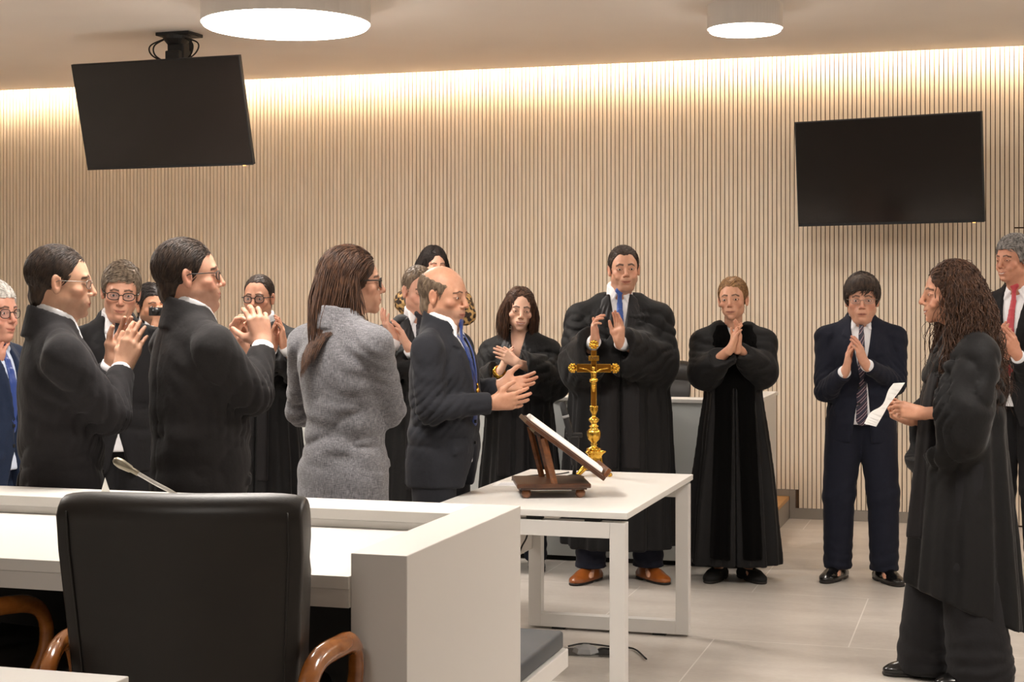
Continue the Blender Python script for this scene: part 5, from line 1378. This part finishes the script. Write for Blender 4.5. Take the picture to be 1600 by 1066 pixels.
# 7 man half hidden, hand at his face
person(236, Z_(272), 35, 1.64, 'dark haired man mostly hidden behind the two suits, raising a small camera to his face', head=(237, 478, 0), hv=35, pitch=-4, wear='suit', cloth='charcoal2', hairc='black', thick=.014, len=.03, comb=(0, -.5, -.4), hairline=.06, skin='#BF8562', stub='#4a3a32', stuba=.5, res=.0038,
    arms={'R': dict(w=(244, 512, .22), f=(.2, 1, 0), n=(.3, 0, -1), hp=CURLY), 'L': dict(w=(262, 508, .12), f=(-.2, 1, 0), n=(-.4, 0, -1), hp=CURLY)})
# 8 robed man with round glasses
person(410, Z_(285), -4, 1.67, 'man in black robe with round black glasses and receding hair, behind raised clapping hands', head=(404, 465, .02), hv=-8, pitch=-5, wear='robe', hair='short', hairline=.080, recede=1.3, comb=(0, -.8, -.2), hairc='dark', thick=.005, len=.02, locks=1300, lockr=.0013,
    glasses=('glassframe', .0235, .0195, .0026), smile=.3, age=.8, skin='#CB8F6F', shirt='shirt', tie='dark', fat=.3, res=.0036,
    arms={'L': dict(w=(444, 540, .30), f=(-.10, 1, .1), n=(-1, 0, .3), hp=LOOSE), 'R': dict(w=(425, 545, .30), f=(.1, 1, .1), n=(1, 0, .3), hp=CLAP)})
# 9 robed smiling man behind the balding man
person(652, Z_(305), 12, 1.71, 'smiling man in black robe with thin cropped hair, directly behind the balding man', head=(655, 454, .02), hv=26, pitch=-10, wear='robe', hair='short', hairline=.085, hairc='thin', thick=.007, len=.014, locks=1200, lockr=.001, lift=.001, smile=1.0, age=1, skin='#D9A084', blush='#CC6F5B', res=.0034, tie='dark', facing=(.05, .09),
    arms={'R': dict(w=(618, 530, .20), f=(-.5, .8, .1), n=(.7, .4, -.3), hp=LOOSE), 'L': dict(w=(640, 545, .25), f=(-.4, .9, .2), n=(-1, 0, .2), hp=CLAP)})
# 10 woman taking a picture from the platform
CL['leopard'] = M['leopard']
person(678, Z_(243), 8, 1.73, 'dark haired woman in leopard print blouse at the back, hands at her face', zoff=.158, head=(678, 416, 0), hv=22, pitch=-6, fem=1, wear='suit', cloth='leopard', tcloth='blacksuit', hair='bob', hairc='black', longfn=hair_bob, thick=.012, len=.06, locks=700, comb=(0, -1, -.3), mess=.1, skin='#D39A7E', res=.0038, nocuff=1, lapel=0, step=(-.0, 0),
    arms={'R': dict(w=(664, 440, .16), f=(.5, 1, -.1), n=(.5, 0, -1), e=(632, 470, .06), hp=CURLY), 'L': dict(w=(698, 440, .16), f=(-.5, 1, -.1), n=(-.5, 0, -1), e=(728, 492, .06), hp=CURLY)})
# 11 smiling robed woman with bob
f11 = person(812, Z_(272), -12, 1.60, 'smiling woman in black robe with shoulder length brown hair and gold bracelet, clapping', head=(812, 484, .03), hv=6, pitch=-6, roll=-4, fem=1, chest=1, wear='robe', hair='bob', hairc='brown', longfn=hair_bob, thick=.010, len=.07, locks=900, comb=(0, -1, -.4), mess=.06, hairline=.075, neckv=(.055, 1.26), shirtv=0, facing=(.06, .10), rhem=.30,
    smile=1.0, age=.1, skin='#DDA98C', lip='#B4574F', skirt=0, tcloth='navy', sleeve=(.085, .10, .10), hangs=.10, res=.003, tone=1,
    arms={'R': dict(w=(781, 580, .30), f=(.42, 1, .05), n=(1, -.1, -.2), e=(752, 612, .05), hp=CLAP), 'L': dict(w=(808, 567, .33), f=(-1, .62, .2), n=(-.4, -.3, -1), e=(866, 590, .05), hp=CLAP)})
# 12 tall robed man in the middle
person(968, Z_(284), -3, 1.85, 'tall man in black robe and blue tie clapping in the centre, brown leather shoes', head=(975, 420, .02), hv=2, pitch=-3, roll=2, wear='robe', wide=1.12, hairc='dark', thick=.009, len=.028, comb=(0, -.9, -.2), hairline=.070, recede=.9, smile=.55, age=.7, stub='#7a6152', stuba=.28, skin='#CF9575', blush='#BF6A52', fat=.6, hw=1.03, browc='#1c1411', brow=1.2,
    neckv=(.066, 1.22), facing=(.06, .10), tie='blue', tiez=1.15, sleeve=(.090, .098, .105), hangs=.13, rhem=.155, fold=.020, nf=10, tcloth='navy', shoe='shoe_brown', stance=.15, toe=30, step=(.0, .05), slant=(.20, -.05), themz=.075, trouser=(.10, .085, .078),
    sec=lambda u: [(.14, 0, .02, .255, .20), (.5, 0, .01, .25, .19), (.9, 0, 0, .235, .18), (1.15, 0, 0, .21, .165), (1.3, 0, 0, .195, .148), (1.37, 0, -.006, .180, .122), (1.425, 0, -.012, .150, .096), (1.465, 0, -.018, .108, .078), (1.49, 0, -.02, .085, .072)],
    arms={'R': dict(w=(929, 533, .36), f=(-.05, 1, .15), n=(1, 0, .35), e=(903, 568, .06), hp={'curl': (28, 30, 18), 'spread': 5, 'thumb': (22, -10)}), 'L': dict(w=(968, 535, .34), f=(-.02, 1, .08), n=(-1, 0, .9), e=(1030, 562, .06), hp=CLAP)})
# 13 robed woman with velvet yoke
person(1146, Z_(283), -4, 1.655, 'woman in long black robe with velvet front panels, hair tied back, black flat shoes', head=(1145, 468, .02), hv=-18, pitch=-1, roll=3, fem=1, wear='robe', hair='pony', hairc='blond', longfn=hair_pony, thick=.008, len=.06, locks=1000, comb=(0, -1, .0), mess=.1, hairline=.066, smile=.05, age=.8, skin='#CF9473', lip='#A0655A', hs=.98,
    neckv=(.045, 1.36), nocuff=1, facing=None, panel=1, collar=False, rhem=.085, fold=.022, nf=9, skirt=1, shoe='suede', shoekind='flat', stance=.085, toe=20, sleeve=(.082, .088, .054), hangs=.03, rcuff=.0, rw=.004, shz=.018, slant=(.10, .0),
    sec=lambda u: [(.07, 0, .03, .27, .23), (.5, 0, .02, .235, .195), (.9, 0, .01, .19, .155), (1.12, 0, .0, .158, .13), (1.3, 0, 0, .175, .135), (1.37, 0, -.006, .180, .118), (1.425, 0, -.012, .155, .096), (1.465, 0, -.018, .11, .078), (1.49, 0, -.02, .085, .072)],
    arms={'R': dict(w=(1141, 546, .30), f=(.30, 1, .05), n=(1, 0, -.1), e=(1100, 582, .08), hp=CLAP), 'L': dict(w=(1152, 544, .28), f=(.06, 1, .1), n=(-1, 0, .4), e=(1190, 580, .08), hp=CLAP)})
# 14 man in navy suit
person(1345, Z_(284), -10, 1.68, 'man in navy suit with striped tie and thin glasses, full length against the slatted wall', head=(1347, 468, .02), hv=-12, pitch=-5, hs=1.04, hw=1.03, wear='suit', cloth='navy', wide=1.06, hairc='dark', thick=.024, len=.05, comb=(.7, .5, -.35), mess=.4, locks=1300, hairline=.052, volf=1, lockr=.0026,
    glasses=('wire', .024, .0125, .0011), smile=-.3, age=.4, skin='#CE9273', blush='#BF6656', fat=.7, tie='stripe', tiez=.93, vz=1.13, belly=.012, stance=.13, toe=24, step=(.03, .0), front=[(-.03, 1.14), (.01, 1.14), (.045, .90), (.06, .78), (-.055, .78), (-.045, .95)], hem=.79, themz=.06, trouser=(.112, .092, .080),
    arms={'R': dict(w=(1321, 580, .28), f=(.12, 1, .1), n=(1, 0, .2), e=(1289, 612, .06), hp=CLAP), 'L': dict(w=(1353, 570, .30), f=(-.42, 1, .1), n=(-.8, 0, -.5), e=(1398, 598, .06), hp=CLAP)})
# 15 robed woman at the right
f15 = person(1503, Z_(386), -88, 1.70, 'woman in black robe with long wavy brown hair, side on, holding folded white paper', head=(1482, 459, 0), hv=-93, pitch=-3, fem=1, wear='robe', hair='curly', hairc='brown', longfn=hair_curly, thick=.012, len=.08, locks=1100, comb=(0, -1, -.2), mess=.12, hairline=.07, smile=.8, age=.5, nose=1.15, skin='#C98B69', lip='#9c5648',
    neckv=(.05, 1.36), shirtv=0, facing=(.04, .07), wide=.95, rhem=.20, fold=.020, nf=8, tcloth='blacksuit', stance=.10, step=(-.03, .12), toe=4, trouser=(.115, .115, .135), themz=.015, slant=(.30, .42), sleeve=(.092, .118, .115), hangs=.18, rcuff=.07, rw=.012, shoekind='flat', shoe='shoe_black', shz=.0,
    sec=lambda u: [(.10, 0, .0, .24, .26), (.3, 0, .0, .23, .245), (.6, 0, .0, .215, .22), (.9, 0, -.0, .20, .19), (1.15, 0, -.0, .185, .165), (1.3, 0, -.01, .185, .145), (1.37, 0, -.014, .175, .122), (1.425, 0, -.018, .150, .098), (1.465, 0, -.02, .108, .078), (1.49, 0, -.02, .082, .07)],
    arms={'L': dict(w=(1441, 646, .10), f=(-1, .22, .0), n=(.1, -.25, -1), e=(1502, 645, .18), hp={'curl': (40, 40, 22), 'spread': 1, 'thumb': (18, 25)}), 'R': dict(w=(1420, 655, -.05), f=(-1, .55, .1), n=(.2, .3, 1), e=(1485, 660, -.14), hp={'curl': (38, 36, 20), 'spread': 1, 'thumb': (20, 25)})})
# 16 grey haired man at the right edge
person(1592, Z_(286), -38, 1.88, 'tall grey haired man in dark suit and red tie at the right edge', head=(1583, 406, .03), hv=-58, pitch=-4, wear='suit', cloth='blacksuit', wide=1.03, hairc='grey', thick=.022, len=.055, comb=(-.1, -.9, .1), mess=.4, locks=1300, hairline=.06, lockr=.0028, smile=1.0, age=1, skin='#C98868', blush='#B86650', nose=1.1, tie='red', vz=1.10,
    arms={'R': dict(w=(1572, 552, .26), f=(-.15, 1, 0), n=(1, 0, -.2), hp=LOOSE), 'L': dict(w=(1590, 556, .30), f=(-.45, 1, .1), n=(-.5, .1, -1), e=(1618, 610, .05), hp=LOOSE)})

# ------------------------------------------------------------------ accessories worn
def worn_tube(fig, name, pts, r, m, closed=False, n=8):
    bm = bmesh.new(); tube(bm, [Vector(p) for p in pts], r, n); return bmobj(name, bm, m, fig.root, True)

# belt buckle of the man in navy, jewellery, watches
f14 = [o for o in C.objects if o.get('label', '').startswith('man in navy suit')][0]
bm = bmesh.new(); bx(bm, (.0, .098, .872), (.036, .113, .896), .003); bmobj('belt_buckle', bm, M['gold'], f14)
def ring_on(fig, side, name, rad, r_, m, off=0.0, n=1):
    a, b, c, T = fig.arms[side]; d = (c-b)/np.linalg.norm(c-b); u1 = np.cross(d, (0, 0, 1)); u1 /= np.linalg.norm(u1); u2 = np.cross(d, u1)
    for k in range(n):
        bm = bmesh.new(); c0 = c-d*(off+k*.011)
        tube(bm, [Vector(c0+(u1*math.cos(t)+u2*math.sin(t))*rad) for t in np.linspace(0, 6.2832, 25)], r_, 8, cap=False); bmobj(name, bm, m, fig.root, True)
ring_on(f11, 'R', 'bracelet', .031, .0055, M['gold'], .0, 3)
for sg in (-1, 1):
    T = f11.TH; p0 = T[:3, :3] @ A((sg*.083, -.006, -.042))+T[:3, 3]; bm = bmesh.new(); bmesh.ops.create_uvsphere(bm, u_segments=12, v_segments=8, radius=.008, matrix=Matrix.Translation(p0)); bmobj('earring', bm, M['gold'], f11.root, True)
    T = f15.TH; bm = bmesh.new(); tube(bm, [Vector(T[:3, :3] @ A((sg*.084, -.004+.017*math.cos(t), -.052+.017*math.sin(t)))+T[:3, 3]) for t in np.linspace(0, 6.2832, 21)], .0016, 6, cap=False); bmobj('earring', bm, M['chrome'], f15.root, True)
# folded paper held by the robed woman at the right
fw = F/386-.10
def hp_(px, py, dz=0): return P3(px, py, fw-dz)
L_ = [hp_(1396, 599, -.03), hp_(1388, 610, -.01), hp_(1382, 627, .01), hp_(1375, 636, .01), hp_(1360, 645, .0), hp_(1350, 662, -.02)]
R_ = [hp_(1414, 598, .05), hp_(1405, 612, .04), hp_(1394, 626, .03), hp_(1388, 634, .03), hp_(1379, 650, .05), hp_(1369, 667, .06)]
bm = bmesh.new(); a = smooth_path(L_, 5); b = smooth_path(R_, 5); va = [bm.verts.new(p) for p in a]; vb = [bm.verts.new(p) for p in b]
for i in range(len(a)-1): bm.faces.new((va[i], va[i+1], vb[i+1], vb[i]))
bmesh.ops.solidify(bm, geom=bm.faces[:], thickness=.0012); o = bmobj('folded_paper', bm, M['paper'], None, True); tag(o, 'twisted white paper sheet held by the robed woman at the right', 'paper')

# ribbon and medal of the man beside the table
f4_ = [o for o in C.objects if o.get('label', '').startswith('balding man')][0]
bm = bmesh.new(); tube(bm, smooth_path([(-.058, -.0, 1.44), (-.045, .075, 1.41), (-.028, .128, 1.34), (-.012, .152, 1.26), (0, .160, 1.20)]), .005, 6, flat=.4)
rb = bmobj('neck_ribbon', bm, TIE['navyblue'], f4_, True)
bm = bmesh.new(); tube(bm, smooth_path([(.058, -.0, 1.44), (.045, .075, 1.41), (.028, .128, 1.34), (.012, .152, 1.26), (0, .160, 1.20)]), .005, 6, flat=.4)
bmobj('neck_ribbon', bm, TIE['navyblue'], f4_, True)
bm = bmesh.new(); lathe(bm, [(.0001, -.003), (.016, -.003), (.018, 0), (.016, .003), (.0001, .003)], 20, Matrix.Translation((0, .166, 1.165)) @ Matrix.Rotation(math.pi/2, 4, 'X')); tube(bm, [(0, .163, 1.20), (0, .165, 1.18)], .004, 6); bmobj('medal', bm, M['gold'], f4_, True)
# small figure on the crucifix
cx_ = [o for o in C.objects if o.name.startswith('altar_crucifix')][0]
V = Vol((-.09, -.045, .38), (.09, .02, .52), .0016, 1); zc_ = zz(575.5)
V.add(ell((0, -.020, .490), (.0085, .009, .0105))); V.add(cap((0, -.018, .481), (0, -.017, .474), .004, .005), .003)
V.add(cap((0, -.017, .467), (0, -.016, .448), .0125, .0085, flat=(0, 1, 0), fl=.6), .004); V.add(cap((0, -.016, .446), (0, -.017, .436), .0085, .0115, flat=(0, 1, 0), fl=.8), .005)
for sg in (-1, 1):
    V.add(cap((sg*.009, -.016, .472), (sg*.032, -.014, .486), .0048, .0038), .003); V.add(cap((sg*.032, -.014, .486), (sg*.060, -.012, zc_), .0038, .0028), .002); V.add(ell((sg*.063, -.012, zc_), (.005, .003, .003)), .002)
    V.add(cap((sg*.0045, -.019, .432), (sg*.0045, -.026, .408), .0065, .005), .003); V.add(cap((sg*.0045, -.026, .408), (sg*.0025, -.015, .385), .0045, .003), .002)
V.add(cap((-.011, -.017, .434), (.012, -.019, .438), .0085, .009), .003)
v, q = V.mesh(); np_obj('corpus', v, q, M['gold'], cx_)

q = P3(243, 487, F/272-.30); t = empty('compact_camera', q, TH+.35, 'small black camera held at the face of the man behind the two suits', 'camera')
bm = bmesh.new(); bx(bm, (-.036, -.012, -.024), (.036, .012, .024), .005); bmobj('camera_body', bm, M['black'], t)
bm = bmesh.new(); lathe(bm, [(.0001, -.03), (.02, -.03), (.022, 0), (.0001, 0)], 20, Matrix.Translation((0, -.014, 0)) @ Matrix.Rotation(-math.pi/2, 4, 'X') @ Matrix.Scale(-1, 4, (0, 0, 1))); bmobj('camera_lens', bm, M['tvplastic'], t, True)
